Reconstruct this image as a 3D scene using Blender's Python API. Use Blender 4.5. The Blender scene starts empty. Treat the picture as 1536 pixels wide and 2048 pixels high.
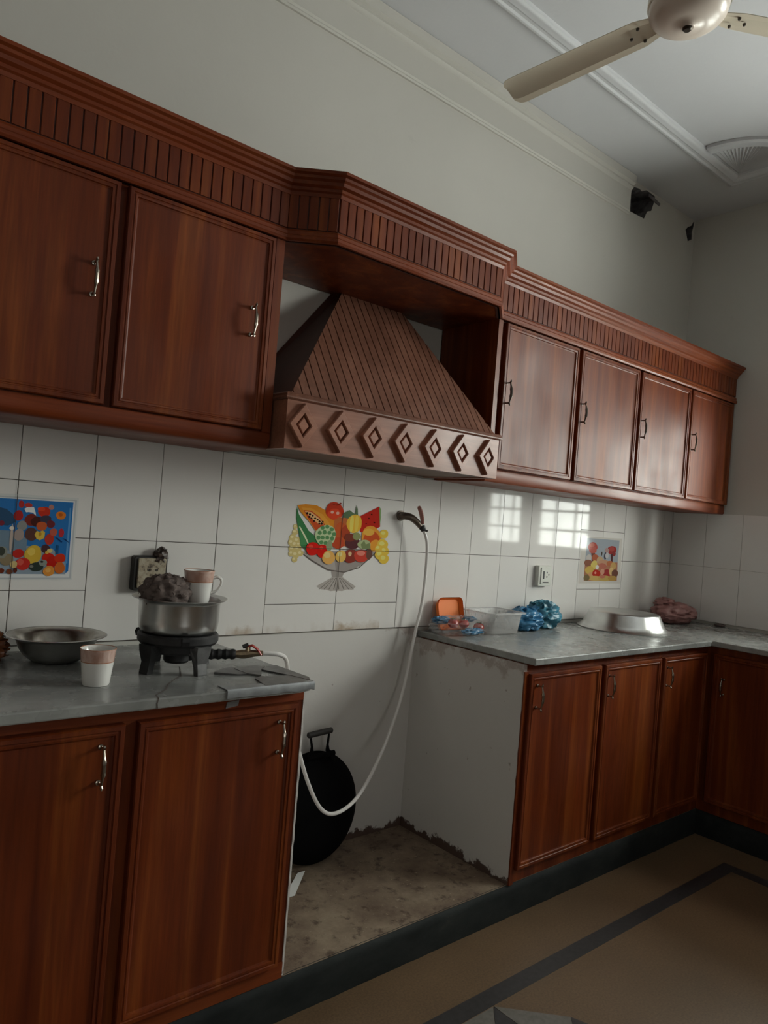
import bpy, bmesh, math, random
from mathutils import Vector, Matrix, noise
random.seed(7)
sc = bpy.context.scene
C = sc.collection
PI = math.pi

# ------------------------------------------------------------------ camera
cam_d = bpy.data.cameras.new('camera')
cam = bpy.data.objects.new('camera', cam_d)
C.objects.link(cam)
M3 = Matrix(((0.759879, -0.067015, -0.646601), (-0.645179, 0.043962, -0.762765), (0.079543, 0.996783, -0.00983)))
cam.matrix_world = Matrix.Translation((-1.3146, -2.1397, 1.3327)) @ M3.to_4x4()
cam_d.sensor_fit = 'HORIZONTAL'
cam_d.sensor_width = 36.0
cam_d.lens = 36.0 * 1454.4 / 1536.0
cam_d.clip_start = 0.02
sc.camera = cam

# ------------------------------------------------------------------ world, lights, exposure
W = bpy.data.worlds.new('world')
sc.world = W
W.use_nodes = True
W.node_tree.nodes['Background'].inputs[0].default_value = (0.80, 0.90, 0.86, 1)
W.node_tree.nodes['Background'].inputs[1].default_value = 0.6


def area(name, loc, target, sx, sy, power, col):
    d = bpy.data.lights.new(name, 'AREA')
    d.shape = 'RECTANGLE'
    d.size, d.size_y, d.energy, d.color = sx, sy, power, col
    o = bpy.data.objects.new(name, d)
    C.objects.link(o)
    o.location = loc
    o.rotation_euler = (Vector(target) - Vector(loc)).to_track_quat('-Z', 'Z').to_euler()
    return o


# daylight from the yard outside the windows of the right wall
area('daylight_yard', (3.9, -1.55, 1.15), (0.0, -1.55, 1.15), 3.4, 2.3, 290, (1.0, 0.985, 0.95))
area('daylight_side', (3.30, -2.70, 2.10), (0.0, -2.70, 2.10), 2.2, 1.15, 165, (1.0, 0.98, 0.95))
# daylight through the doorway behind the camera
area('daylight_doorway', (-1.2, -5.85, 1.15), (-1.2, 0.0, 1.15), 0.95, 1.9, 6, (1.0, 0.95, 0.9))

sc.view_settings.view_transform = 'Standard'
sc.view_settings.look = 'None'
sc.view_settings.exposure = 0.80
sc.view_settings.gamma = 1.0
sc.view_settings.use_curve_mapping = False
try:
    sc.cycles.max_bounces = 10
    sc.cycles.diffuse_bounces = 5
    sc.cycles.transparent_max_bounces = 16
    sc.cycles.sample_clamp_indirect = 4.0
    sc.cycles.use_denoising = True
except Exception:
    pass


# ------------------------------------------------------------------ material helpers
def lin(h):
    h = h.lstrip('#')
    r = []
    for i in (0, 2, 4):
        c = int(h[i:i + 2], 16) / 255
        r.append(c / 12.92 if c <= 0.04045 else ((c + 0.055) / 1.055) ** 2.4)
    return r


class NT:
    def __init__(s, name):
        s.m = bpy.data.materials.new(name)
        s.m.use_nodes = True
        s.t = s.m.node_tree
        s.b = s.t.nodes['Principled BSDF']

    def n(s, typ, **kw):
        x = s.t.nodes.new(typ)
        for k, v in kw.items():
            if k in x.inputs.keys():
                x.inputs[k].default_value = v
            else:
                setattr(x, k, v)
        return x

    def l(s, a, b):
        s.t.links.new(a, b)

    def setb(s, **kw):
        for k, v in kw.items():
            s.b.inputs[k.replace('_', ' ')].default_value = v

    def pos(s, scale=(1, 1, 1), obj=False):
        if obj:
            o = s.n('ShaderNodeTexCoord').outputs['Object']
        else:
            o = s.n('ShaderNodeNewGeometry').outputs['Position']
        mp = s.n('ShaderNodeMapping')
        mp.inputs['Scale'].default_value = scale
        s.l(o, mp.inputs['Vector'])
        return mp.outputs['Vector']

    def noise(s, vec, scale=5, detail=4, rough=0.55, dist=0.0):
        x = s.n('ShaderNodeTexNoise')
        x.inputs['Scale'].default_value = scale
        x.inputs['Detail'].default_value = detail
        x.inputs['Roughness'].default_value = rough
        x.inputs['Distortion'].default_value = dist
        s.l(vec, x.inputs['Vector'])
        return x.outputs['Fac']

    def ramp(s, fac, stops):
        x = s.n('ShaderNodeValToRGB')
        e = x.color_ramp.elements
        while len(e) < len(stops):
            e.new(0.5)
        for i, (p, c) in enumerate(stops):
            e[i].position = p
            e[i].color = (c[0], c[1], c[2], 1) if hasattr(c, '__len__') else (c, c, c, 1)
        s.l(fac, x.inputs['Fac'])
        return x.outputs['Color']

    def mix(s, fac, a, b, mode='MIX'):
        x = s.n('ShaderNodeMix', data_type='RGBA', blend_type=mode)
        for inp, v in ((x.inputs[0], fac), (x.inputs[6], a), (x.inputs[7], b)):
            if hasattr(v, 'is_output'):
                s.l(v, inp)
            elif hasattr(v, '__len__'):
                inp.default_value = (v[0], v[1], v[2], 1)
            else:
                inp.default_value = v
        return x.outputs[2]

    def math(s, op, a, b=0.0, c=None):
        x = s.n('ShaderNodeMath', operation=op)
        for i, v in enumerate((a, b) if c is None else (a, b, c)):
            if hasattr(v, 'is_output'):
                s.l(v, x.inputs[i])
            else:
                x.inputs[i].default_value = v
        return x.outputs[0]

    def sep(s):
        x = s.n('ShaderNodeSeparateXYZ')
        s.l(s.n('ShaderNodeNewGeometry').outputs['Position'], x.inputs[0])
        return x.outputs

    def color(s, c):
        if hasattr(c, 'is_output'):
            s.l(c, s.b.inputs['Base Color'])
        else:
            s.b.inputs['Base Color'].default_value = (c[0], c[1], c[2], 1)

    def bump(s, h, strength=0.2, dist=0.005):
        x = s.n('ShaderNodeBump')
        x.inputs['Strength'].default_value = strength
        x.inputs['Distance'].default_value = dist
        s.l(h, x.inputs['Height'])
        s.l(x.outputs[0], s.b.inputs['Normal'])


def plain(name, col, rough=0.5, metal=0.0, var=0.0, vscale=20, **kw):
    t = NT(name)
    if var:
        f = t.noise(t.pos(), vscale, 4)
        t.color(t.ramp(f, [(0.3, [c * (1 - var) for c in col]), (0.7, [min(1, c * (1 + var)) for c in col])]))
    else:
        t.color(col)
    t.setb(Roughness=rough, Metallic=metal, **kw)
    return t.m


def wood(name, dark, light, red, rough=0.28, vertical=True, coat=0.25):
    t = NT(name)
    sc1 = (1, 1, 0.05) if vertical else (0.05, 1, 1)
    v = t.pos(sc1)
    f1 = t.noise(v, 17, 4, 0.55, 0.6)
    f2 = t.noise(v, 120, 3, 0.6)
    f3 = t.noise(t.pos((1, 1, 0.16) if vertical else (0.16, 1, 1)), 4.5, 2, 0.5, 0.3)
    c = t.ramp(f1, [(0.25, dark), (0.5, red), (0.75, light)])
    g = t.ramp(f2, [(0.35, 0.72), (0.65, 1.0)])
    c = t.mix(0.8, c, g, 'MULTIPLY')
    g3 = t.ramp(f3, [(0.3, 0.78), (0.7, 1.12)])
    c = t.mix(0.7, c, g3, 'MULTIPLY')
    t.color(c)
    smear = t.noise(t.pos((1, 1, 0.6)), 6, 3, 0.5)
    r = t.n('ShaderNodeMapRange')
    t.l(smear, r.inputs[0])
    r.inputs[1].default_value = 0.3
    r.inputs[2].default_value = 0.7
    r.inputs[3].default_value = rough * 0.8
    r.inputs[4].default_value = rough * 1.25
    t.l(r.outputs[0], t.b.inputs['Roughness'])
    t.setb(Coat_Weight=coat, Coat_Roughness=0.12, Specular_IOR_Level=0.27)
    t.bump(f2, 0.05, 0.002)
    return t.m


MAT = {}
MAT['wood'] = wood('varnished_wood', (0.098, 0.0150, 0.0035), (0.275, 0.069, 0.0125), (0.160, 0.0290, 0.0056), rough=0.42, coat=0.03)
MAT['wood_trim'] = wood('varnished_wood_trim', (0.145, 0.026, 0.0070), (0.26, 0.064, 0.016), (0.190, 0.037, 0.0092), rough=0.40, vertical=False, coat=0.03)
MAT['wood_dark'] = plain('groove_wood', (0.055, 0.014, 0.008), 0.5, var=0.2)
MAT['wood_hood'] = wood('hood_wood', (0.15, 0.060, 0.038), (0.26, 0.117, 0.078), (0.20, 0.085, 0.055), rough=0.4, coat=0.08)
MAT['wood_band'] = wood('hood_band_wood', (0.27, 0.110, 0.068), (0.42, 0.19, 0.122), (0.34, 0.142, 0.09), rough=0.34, vertical=False, coat=0.1)
MAT['ply'] = plain('cabinet_underside', (0.16, 0.085, 0.05), 0.6, var=0.25, vscale=8)


def plaster(name, base, dirt_z=None):
    t = NT(name)
    p = t.pos()
    f = t.noise(p, 1.6, 5, 0.6)
    c = t.ramp(f, [(0.3, [k * 0.94 for k in base]), (0.7, base)])
    f2 = t.noise(p, 9, 6, 0.7)
    c = t.mix(t.ramp(f2, [(0.66, 0.0), (0.76, 0.35)]), c, [k * 0.72 for k in base])
    t.color(c)
    t.setb(Roughness=0.6)
    t.bump(t.noise(p, 60, 3), 0.12, 0.003)
    return t


wp = plaster('wall_paint', (0.56, 0.54, 0.495))
MAT['wall'] = wp.m
MAT['ceiling'] = plaster('ceiling_paint', (0.65, 0.655, 0.675)).m

# plaster of the niche: peeling, dark damp patches along its foot, flaking at the top edge
t = plaster('niche_plaster', (0.60, 0.575, 0.55))
xyz = t.sep()
nz = t.noise(t.pos(), 30, 6, 0.7)
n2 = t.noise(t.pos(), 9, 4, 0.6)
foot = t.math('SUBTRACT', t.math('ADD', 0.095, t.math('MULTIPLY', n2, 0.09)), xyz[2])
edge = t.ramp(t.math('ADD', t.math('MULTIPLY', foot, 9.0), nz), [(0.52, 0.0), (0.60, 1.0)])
old = t.b.inputs['Base Color'].links[0].from_socket
top = t.math('SUBTRACT', xyz[2], 0.815)
side = t.math('MULTIPLY', t.math('SUBTRACT', xyz[0], 0.66), 1.1)
flake = t.ramp(t.math('ADD', t.math('ADD', t.math('MULTIPLY', top, 2.2), t.math('MINIMUM', side, 0.06)), t.noise(t.pos(), 11, 6, 0.65)), [(0.60, 0.0), (0.68, 0.9)])
c = t.mix(flake, old, (0.40, 0.34, 0.31))
spots = t.ramp(t.noise(t.pos(), 26, 3, 0.6), [(0.70, 0.0), (0.73, 0.75)])
c = t.mix(spots, c, (0.30, 0.25, 0.22))
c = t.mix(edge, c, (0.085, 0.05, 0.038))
t.color(c)
MAT['niche'] = t.m

# glazed tiles with grease stains along the foot behind the niche
t = NT('white_glazed_tile')
xyz = t.sep()
p = t.pos()
c = t.ramp(t.noise(p, 2.0, 3), [(0.3, (0.72, 0.69, 0.665)), (0.7, (0.75, 0.725, 0.70))])
st = t.math('ADD', t.math('MULTIPLY', t.math('SUBTRACT', 0.945, xyz[2]), 12.0), t.noise(p, 22, 5, 0.65))
st = t.ramp(st, [(0.55, 0.0), (0.85, 0.75)])
bx = t.math('MULTIPLY', t.math('GREATER_THAN', xyz[0], -0.14), t.math('LESS_THAN', xyz[0], 0.52))
bx = t.math('MULTIPLY', bx, t.ramp(t.noise(t.pos((1, 1, 0.2)), 9, 3), [(0.38, 0.0), (0.6, 1.0)]))
c = t.mix(t.math('MULTIPLY', st, bx), c, (0.36, 0.25, 0.15))
sp = t.ramp(t.noise(p, 55, 2), [(0.79, 0.0), (0.81, 0.6)])
c = t.mix(sp, c, (0.35, 0.30, 0.26))
t.color(c)
t.setb(Roughness=0.06, Specular_IOR_Level=0.23)
t.bump(t.noise(p, 7, 2), 0.03, 0.004)
MAT['tile'] = t.m
MAT['grout'] = plain('dark_grout', (0.10, 0.08, 0.07), 0.9, var=0.35, vscale=30)
MAT['grout_pale'] = plain('pale_grout', (0.42, 0.39, 0.36), 0.8, var=0.25, vscale=30)

# printed tiles take their inks from a colour attribute of the print
t = NT('printed_glaze')
a = t.n('ShaderNodeVertexColor')
a.layer_name = 'ink'
t.color(a.outputs['Color'])
t.setb(Roughness=0.09)
MAT['print'] = t.m

# marble worktop
t = NT('grey_marble')
p = t.pos((1, 1.6, 1))
f = t.noise(p, 5, 7, 0.62, 1.2)
c = t.ramp(f, [(0.25, (0.20, 0.203, 0.197)), (0.5, (0.27, 0.274, 0.263)), (0.75, (0.35, 0.355, 0.34))])
dirt = t.ramp(t.noise(t.pos(), 2.6, 4), [(0.45, 1.0), (0.7, 0.62)])
c = t.mix(1.0, c, dirt, 'MULTIPLY')
t.color(c)
t.setb(Roughness=0.22)
r = t.ramp(t.noise(t.pos(), 12, 4), [(0.3, 0.16), (0.7, 0.36)])
t.l(r, t.b.inputs['Roughness'])
MAT['marble'] = t.m

# terrazzo-like floor
t = NT('beige_mosaic_floor')
p = t.pos()
f = t.noise(p, 160, 2)
c = t.ramp(f, [(0.3, (0.105, 0.062, 0.032)), (0.7, (0.16, 0.098, 0.052))])
c = t.mix(0.6, c, t.ramp(t.noise(p, 4, 5), [(0.3, 0.72), (0.7, 1.05)]), 'MULTIPLY')
t.color(c)
t.setb(Roughness=0.42)
MAT['floor'] = t.m
MAT['inlay_black'] = plain('black_floor_inlay', (0.028, 0.026, 0.027), 0.4, var=0.3, vscale=60)
MAT['inlay_white'] = plain('pale_floor_inlay', (0.13, 0.12, 0.105), 0.4, var=0.2, vscale=60)

# niche floor: bare dirty cement
t = NT('dirty_cement')
p = t.pos()
c = t.ramp(t.noise(p, 7, 6, 0.65), [(0.3, (0.10, 0.062, 0.040)), (0.5, (0.19, 0.135, 0.093)), (0.72, (0.29, 0.225, 0.155))])
c = t.mix(t.ramp(t.noise(p, 24, 5, 0.7), [(0.53, 0.0), (0.66, 0.85)]), c, (0.06, 0.034, 0.02))
c = t.mix(t.ramp(t.noise(p, 90, 2), [(0.68, 0.0), (0.74, 0.6)]), c, (0.42, 0.36, 0.26))
t.color(c)
t.setb(Roughness=0.8)
t.bump(t.noise(p, 40, 5), 0.4, 0.006)
MAT['cement'] = t.m
t = NT('worn_black_skirting')
p = t.pos((0.5, 1, 1))
c = t.ramp(t.noise(p, 9, 6, 0.7), [(0.4, (0.010, 0.012, 0.012)), (0.62, (0.020, 0.023, 0.022)), (0.82, (0.06, 0.058, 0.048))])
t.color(c)
t.setb(Roughness=0.7, Specular_IOR_Level=0.2)
MAT['skirting'] = t.m

MAT['steel'] = plain('brushed_aluminium', (0.60, 0.60, 0.59), 0.28, 1.0, var=0.1, vscale=14)
t = NT('stained_steel')
p = t.pos()
t.color(t.ramp(t.noise(p, 16, 5), [(0.3, (0.16, 0.13, 0.10)), (0.6, (0.46, 0.44, 0.40))]))
t.setb(Metallic=1.0, Roughness=0.27)
MAT['steel_dirty'] = t.m
MAT['chrome'] = plain('handle_chrome', (0.36, 0.31, 0.26), 0.26, 1.0)
MAT['bronze'] = plain('dark_handle_metal', (0.12, 0.10, 0.085), 0.3, 1.0)
MAT['iron'] = plain('soot_black_iron', (0.022, 0.021, 0.022), 0.55, 0.3, var=0.4, vscale=40)
MAT['iron_lit'] = plain('lit_cast_iron', (0.10, 0.098, 0.098), 0.5, 0.4, var=0.35, vscale=40)  # lighter copy of the black iron, light on the legs put into the colour
MAT['pan'] = plain('matt_black_pan', (0.003, 0.003, 0.0034), 0.8, 0.0, Specular_IOR_Level=0.08)
MAT['rubber'] = plain('black_rubber', (0.02, 0.017, 0.016), 0.6)
MAT['brass'] = plain('tarnished_brass', (0.34, 0.26, 0.17), 0.35, 1.0, var=0.3, vscale=60)
MAT['cock'] = plain('grimy_brass', (0.16, 0.13, 0.105), 0.42, 0.7, var=0.3, vscale=60)
MAT['red'] = plain('red_lever_coat', (0.42, 0.03, 0.02), 0.35)
MAT['pink_lever'] = plain('faded_pink_lever_coat', (0.42, 0.19, 0.16), 0.4)
MAT['hose'] = plain('white_pvc_hose', (0.72, 0.69, 0.67), 0.35)
MAT['foil'] = plain('silver_tape', (0.30, 0.31, 0.32), 0.34, 0.55, var=0.25, vscale=30)
MAT['foil_dark'] = plain('sooty_tape', (0.13, 0.125, 0.125), 0.36, 0.5, var=0.35, vscale=35)
MAT['paper'] = plain('white_scrap', (0.66, 0.66, 0.64), 0.5)
MAT['china'] = plain('white_china', (0.78, 0.76, 0.73), 0.12)
t = NT('pink_band_glaze')
c = t.ramp(t.noise(t.pos((1, 1, 0.5)), 45, 4), [(0.35, (0.46, 0.26, 0.20)), (0.65, (0.64, 0.46, 0.40))])
t.color(c)
t.setb(Roughness=0.15)
MAT['china_band'] = t.m
MAT['china_line'] = plain('copper_rim_line', (0.38, 0.16, 0.08), 0.25)
MAT['rag'] = plain('grey_brown_scourer', (0.115, 0.085, 0.075), 0.9, var=0.4, vscale=70)
MAT['plastic_white'] = plain('white_socket_plastic', (0.66, 0.66, 0.60), 0.3)
MAT['plastic_black'] = plain('black_socket_box', (0.014, 0.012, 0.011), 0.5)
MAT['slot'] = plain('socket_slot', (0.02, 0.02, 0.02), 0.6)
t = NT('grimy_socket_plate')
c = t.ramp(t.noise(t.pos(), 55, 5, 0.7), [(0.40, (0.42, 0.37, 0.28)), (0.55, (0.33, 0.27, 0.19)), (0.66, (0.05, 0.035, 0.025))])
t.color(c)
t.setb(Roughness=0.45)
MAT['plate_grimy'] = t.m
MAT['soot_hook'] = plain('burnt_plastic', (0.05, 0.03, 0.022), 0.5, var=0.4, vscale=60)
MAT['orange'] = plain('orange_plastic', (0.80, 0.20, 0.035), 0.5, Specular_IOR_Level=0.2)
MAT['tomato'] = plain('tomato_skin', (0.46, 0.022, 0.010), 0.22, var=0.2, vscale=30)
MAT['calyx'] = plain('tomato_stalk', (0.07, 0.11, 0.03), 0.6)
MAT['fan'] = plain('cream_fan_enamel', (0.78, 0.71, 0.57), 0.3)
MAT['fan_hub'] = plain('cream_motor_enamel', (0.76, 0.66, 0.58), 0.26)
MAT['screw'] = plain('dark_screw', (0.06, 0.05, 0.04), 0.4, 0.8)
MAT['hole'] = plain('raw_hole_rubble', (0.12, 0.112, 0.115), 0.95, var=0.5, vscale=25)
MAT['frame'] = plain('window_frame_paint', (0.50, 0.47, 0.42), 0.5, var=0.1)
MAT['bar'] = plain('window_grille_paint', (0.36, 0.36, 0.33), 0.5)
MAT['sill'] = plain('window_sill_marble', (0.5, 0.5, 0.48), 0.3, var=0.1)


def plastic_film(name, col, alpha, rough=0.22, var=0.1):
    t = NT(name)
    t.color(col)
    t.setb(Roughness=rough, Alpha=alpha)
    f = t.noise(t.pos(), 60, 3)
    a = t.ramp(f, [(0.3, max(0, alpha - var)), (0.7, min(1, alpha + var))])
    t.l(a, t.b.inputs['Alpha'])
    return t.m


MAT['blue_bag'] = plastic_film('blue_carrier_bag', (0.05, 0.21, 0.40), 0.93, 0.22)
MAT['teal_bag'] = plastic_film('teal_carrier_bag', (0.055, 0.235, 0.34), 0.9, 0.24)
MAT['clear_bag'] = plastic_film('clear_polythene', (0.66, 0.66, 0.66), 0.15, 0.2)
MAT['tub'] = plastic_film('translucent_tub_plastic', (0.62, 0.61, 0.60), 0.36, 0.25, 0.02)
MAT['pink'] = plastic_film('dull_pink_bag', (0.34, 0.16, 0.15), 0.96, 0.45)
MAT['brown_bag'] = plastic_film('brown_plastic_bag', (0.22, 0.075, 0.03), 0.9, 0.2)
t = NT('window_glass')
gl = t.n('ShaderNodeBsdfGlossy', Roughness=0.02)
tr = t.n('ShaderNodeBsdfTransparent')
tr.inputs[0].default_value = (0.93, 0.96, 0.94, 1)
mx = t.n('ShaderNodeMixShader')
mx.inputs[0].default_value = 0.06
t.l(tr.outputs[0], mx.inputs[1])
t.l(gl.outputs[0], mx.inputs[2])
t.l(mx.outputs[0], t.t.nodes['Material Output'].inputs['Surface'])
MAT['glass'] = t.m


# ------------------------------------------------------------------ mesh builder
def V(*a):
    return Vector(a)


class MB:
    def __init__(s):
        s.v, s.f, s.mi, s.col = [], [], [], []
        s.cur = 0
        s.ink = None

    def add(s, vs, fs, m=None):
        o = len(s.v)
        s.v += [tuple(x) for x in vs]
        for f in fs:
            s.f.append([i + o for i in f])
            s.mi.append(s.cur if m is None else m)
            s.col.append(s.ink)

    def box(s, x0, x1, y0, y1, z0, z1, m=None):
        vs = [(x, y, z) for z in (z0, z1) for y in (y0, y1) for x in (x0, x1)]
        s.add(vs, [(0, 2, 3, 1), (4, 5, 7, 6), (0, 1, 5, 4), (2, 6, 7, 3), (0, 4, 6, 2), (1, 3, 7, 5)], m)

    def hexa(s, b, t, m=None):
        n = len(b)
        fs = [tuple(reversed(range(n))), tuple(range(n, 2 * n))]
        for i in range(n):
            j = (i + 1) % n
            fs.append((i, j, n + j, n + i))
        s.add(list(b) + list(t), fs, m)

    def prism(s, poly, fn0, fn1, m=None):
        s.hexa([fn0(*p) for p in poly], [fn1(*p) for p in poly], m)

    def rings(s, rings, close=True, cap0=False, cap1=False, m=None, ms=None):
        n = len(rings[0])
        vs = [p for r in rings for p in r]
        o = len(s.v)
        s.v += [tuple(p) for p in vs]
        for i in range(len(rings) - 1):
            mm = ms[i] if ms else (s.cur if m is None else m)
            for j in range(n if close else n - 1):
                k = (j + 1) % n
                s.f.append([o + i * n + j, o + i * n + k, o + (i + 1) * n + k, o + (i + 1) * n + j])
                s.mi.append(mm)
                s.col.append(s.ink)
        if cap0:
            s.f.append([o + j for j in reversed(range(n))])
            s.mi.append(ms[0] if ms else (s.cur if m is None else m))
            s.col.append(s.ink)
        if cap1:
            b = o + (len(rings) - 1) * n
            s.f.append([b + j for j in range(n)])
            s.mi.append(ms[-1] if ms else (s.cur if m is None else m))
            s.col.append(s.ink)

    def lathe(s, prof, c=(0, 0, 0), n=40, cap0=False, cap1=False, m=None, ms=None, fn=None):
        R = []
        for r, z in prof:
            ring = []
            for k in range(n):
                a = 2 * PI * k / n
                p = V(r * math.cos(a), r * math.sin(a), z)
                if fn:
                    p = fn(p)
                ring.append(p + Vector(c))
            R.append(ring)
        s.rings(R, True, cap0, cap1, m, ms)

    def tube(s, pts, rad, n=10, m=None, cap=True, smooth_path=0, flat=None):
        P = [Vector(p) for p in pts]
        rr = rad if hasattr(rad, '__len__') else [rad] * len(P)
        rr = list(rr)
        for _ in range(smooth_path):
            Q, q = [P[0]], [rr[0]]
            for i in range(len(P) - 1):
                Q += [P[i] * 0.75 + P[i + 1] * 0.25, P[i] * 0.25 + P[i + 1] * 0.75]
                q += [rr[i] * 0.75 + rr[i + 1] * 0.25, rr[i] * 0.25 + rr[i + 1] * 0.75]
            Q.append(P[-1])
            q.append(rr[-1])
            P, rr = Q, q
        R = []
        up = None
        for i, p in enumerate(P):
            d = (P[min(i + 1, len(P) - 1)] - P[max(i - 1, 0)]).normalized()
            if up is None:
                up = V(0, 0, 1) if abs(d.z) < 0.9 else V(1, 0, 0)
            a = d.cross(up)
            if a.length < 1e-4:
                a = d.cross(V(0, 1, 0))
            a.normalize()
            b = a.cross(d).normalized()
            up = b
            fx, fy = flat if flat else (1, 1)
            R.append([p + a * (rr[i] * fx * math.cos(2 * PI * k / n)) + b * (rr[i] * fy * math.sin(2 * PI * k / n)) for k in range(n)])
        s.rings(R, True, cap, cap, m)

    def blob(s, c, r, nu=28, nv=18, amp=0.25, freq=3.0, seed=0, flat=None, ridge=False, m=None, power=1.0):
        c = Vector(c)
        R = []
        for i in range(nv + 1):
            th = PI * (i / nv)
            th = min(max(th, 0.04), PI - 0.04)
            ring = []
            for k in range(nu):
                a = 2 * PI * k / nu
                d = V(math.sin(th) * math.cos(a), math.sin(th) * math.sin(a), -math.cos(th))
                q = d * freq + V(seed * 3.1, seed * 1.7, seed * 5.3)
                h = noise.fractal(q, 1.0, 2.0, 4)
                if ridge:
                    h = 0.5 - abs(h) * 1.8
                k2 = 1 + amp * h
                p = V(d.x * r[0] * k2, d.y * r[1] * k2, d.z * r[2] * k2)
                if flat is not None and p.z < flat:
                    p.z = flat + (p.z - flat) * 0.02
                ring.append(c + p)
            R.append(ring)
        s.rings(R, True, True, True, m)

    def build(s, name, mats, parent=None, smooth=True, angle=32, loc=None, fix=True):
        off = Vector((0, 0, 0))
        q = parent
        while q is not None:
            off += q.location
            q = q.parent
        if loc is not None:
            off = off * 0
        me = bpy.data.meshes.new(name)
        me.from_pydata([tuple(Vector(p) - off) for p in s.v], [], s.f)
        mats = mats if isinstance(mats, (list, tuple)) else [mats]
        for m in mats:
            me.materials.append(MAT[m])
        for i, p in enumerate(me.polygons):
            p.material_index = s.mi[i]
        if any(c is not None for c in s.col):
            at = me.color_attributes.new('ink', 'FLOAT_COLOR', 'CORNER')
            k = 0
            for i, p in enumerate(me.polygons):
                cc = s.col[i] or (1, 1, 1)
                for _ in range(p.loop_total):
                    at.data[p.loop_start + _].color = (cc[0], cc[1], cc[2], 1)
        me.update()
        if fix:
            b = bmesh.new()
            b.from_mesh(me)
            bmesh.ops.recalc_face_normals(b, faces=b.faces)
            b.to_mesh(me)
            b.free()
        if smooth:
            me.polygons.foreach_set('use_smooth', [True] * len(me.polygons))
            me.set_sharp_from_angle(angle=math.radians(angle))
        o = bpy.data.objects.new(name, me)
        C.objects.link(o)
        if parent is not None:
            o.parent = parent
        if loc is not None:
            o.location = loc
        return o


def tag(o, label=None, cat=None, group=None, kind=None):
    if label:
        o['label'] = label
    if cat:
        o['category'] = cat
    if group:
        o['group'] = group
    if kind:
        o['kind'] = kind
    return o


def thing(name, loc, label, cat, group=None, rz=0.0):
    o = bpy.data.objects.new(name, None)
    o.empty_display_size = 0.05
    C.objects.link(o)
    o.location = loc
    o.rotation_euler = (0, 0, rz)
    return tag(o, label, cat, group)


def struct(name, mb, mats, parent=None, **kw):
    o = mb.build(name, mats, parent, **kw)
    if parent is None:
        o['kind'] = 'structure'
    return o


def sweep(mb, path, prof, i0=0, i1=None, m=None, mir=1, closed=False):
    """profile (out, z) swept along a plan polyline with mitred corners"""
    n = len(path)
    i1 = n - 1 if i1 is None else i1
    P = [V(x, y, 0) for x, y in path]

    def nrm(a, b):
        d = (b - a).normalized()
        return V(d.y, -d.x, 0) * mir
    R = []
    for i in range(i0, i1 + 1):
        ns = []
        if i > 0 or closed:
            ns.append(nrm(P[(i - 1) % n], P[i]))
        if i < n - 1 or closed:
            ns.append(nrm(P[i], P[(i + 1) % n]))
        a = sum(ns, V(0, 0, 0)) / len(ns)
        a = a / a.length_squared
        R.append([P[i] + a * o + V(0, 0, z) for o, z in prof])
    if closed:
        R.append(R[0])
    mb.rings(R, True, not closed, not closed, m)


# ================================================================== THE ROOM
CT = 0.896          # worktop height
TZ = 1.21           # height of the middle grout line
X0, X1, Y0, HC = -3.8, 2.70, -5.6, 3.215

m = MB()
m.box(X0 - .2, X1 + .2, Y0 - .2, .2, -.12, 0)
floor = struct('floor', m, 'floor')
m = MB()
m.box(X0, 1.862, -.846, -.789, 0, .0015)
m.box(1.803, 1.862, Y0, -.846, 0, .0015)
m.hexa([(.322, -.85, 0), (.172, -1.0, 0), (.322, -1.15, 0)], [(.322, -.85, .0015), (.172, -1.0, .0015), (.322, -1.15, .0015)])
m.hexa([(.322, -1.15, 0), (.472, -1.0, 0), (.53, -1.15, 0)], [(.322, -1.15, .0015), (.472, -1.0, .0015), (.53, -1.15, .0015)])
struct('black_floor_inlay', m, 'inlay_black', floor)
m = MB()
m.hexa([(.32, -.85, 0), (.11, -.85, 0), (.171, -1.0, 0)], [(.32, -.85, .0015), (.11, -.85, .0015), (.171, -1.0, .0015)])
m.hexa([(.324, -.85, 0), (.324, -1.14, 0), (.472, -1.0, 0)], [(.324, -.85, .0015), (.324, -1.14, .0015), (.472, -1.0, .0015)])
struct('pale_floor_inlay', m, 'inlay_white', floor)

# back wall with the two broken holes under the ceiling
HOLES = [[(2.001, 3.148), (2.026, 3.178), (2.1, 3.19), (2.121, 3.184), (2.144, 3.195), (2.168, 3.206), (2.254, 3.203), (2.25, 3.17), (2.228, 3.115), (2.188, 3.098), (2.163, 3.051), (1.977, 3.043), (2.013, 3.099), (2.019, 3.128)], [(2.604, 3.133), (2.63, 3.157), (2.665, 3.175), (2.69, 3.208), (2.697, 3.208), (2.688, 3.17), (2.676, 3.14), (2.68, 3.1), (2.638, 3.076)]]
WY = .006


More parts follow.
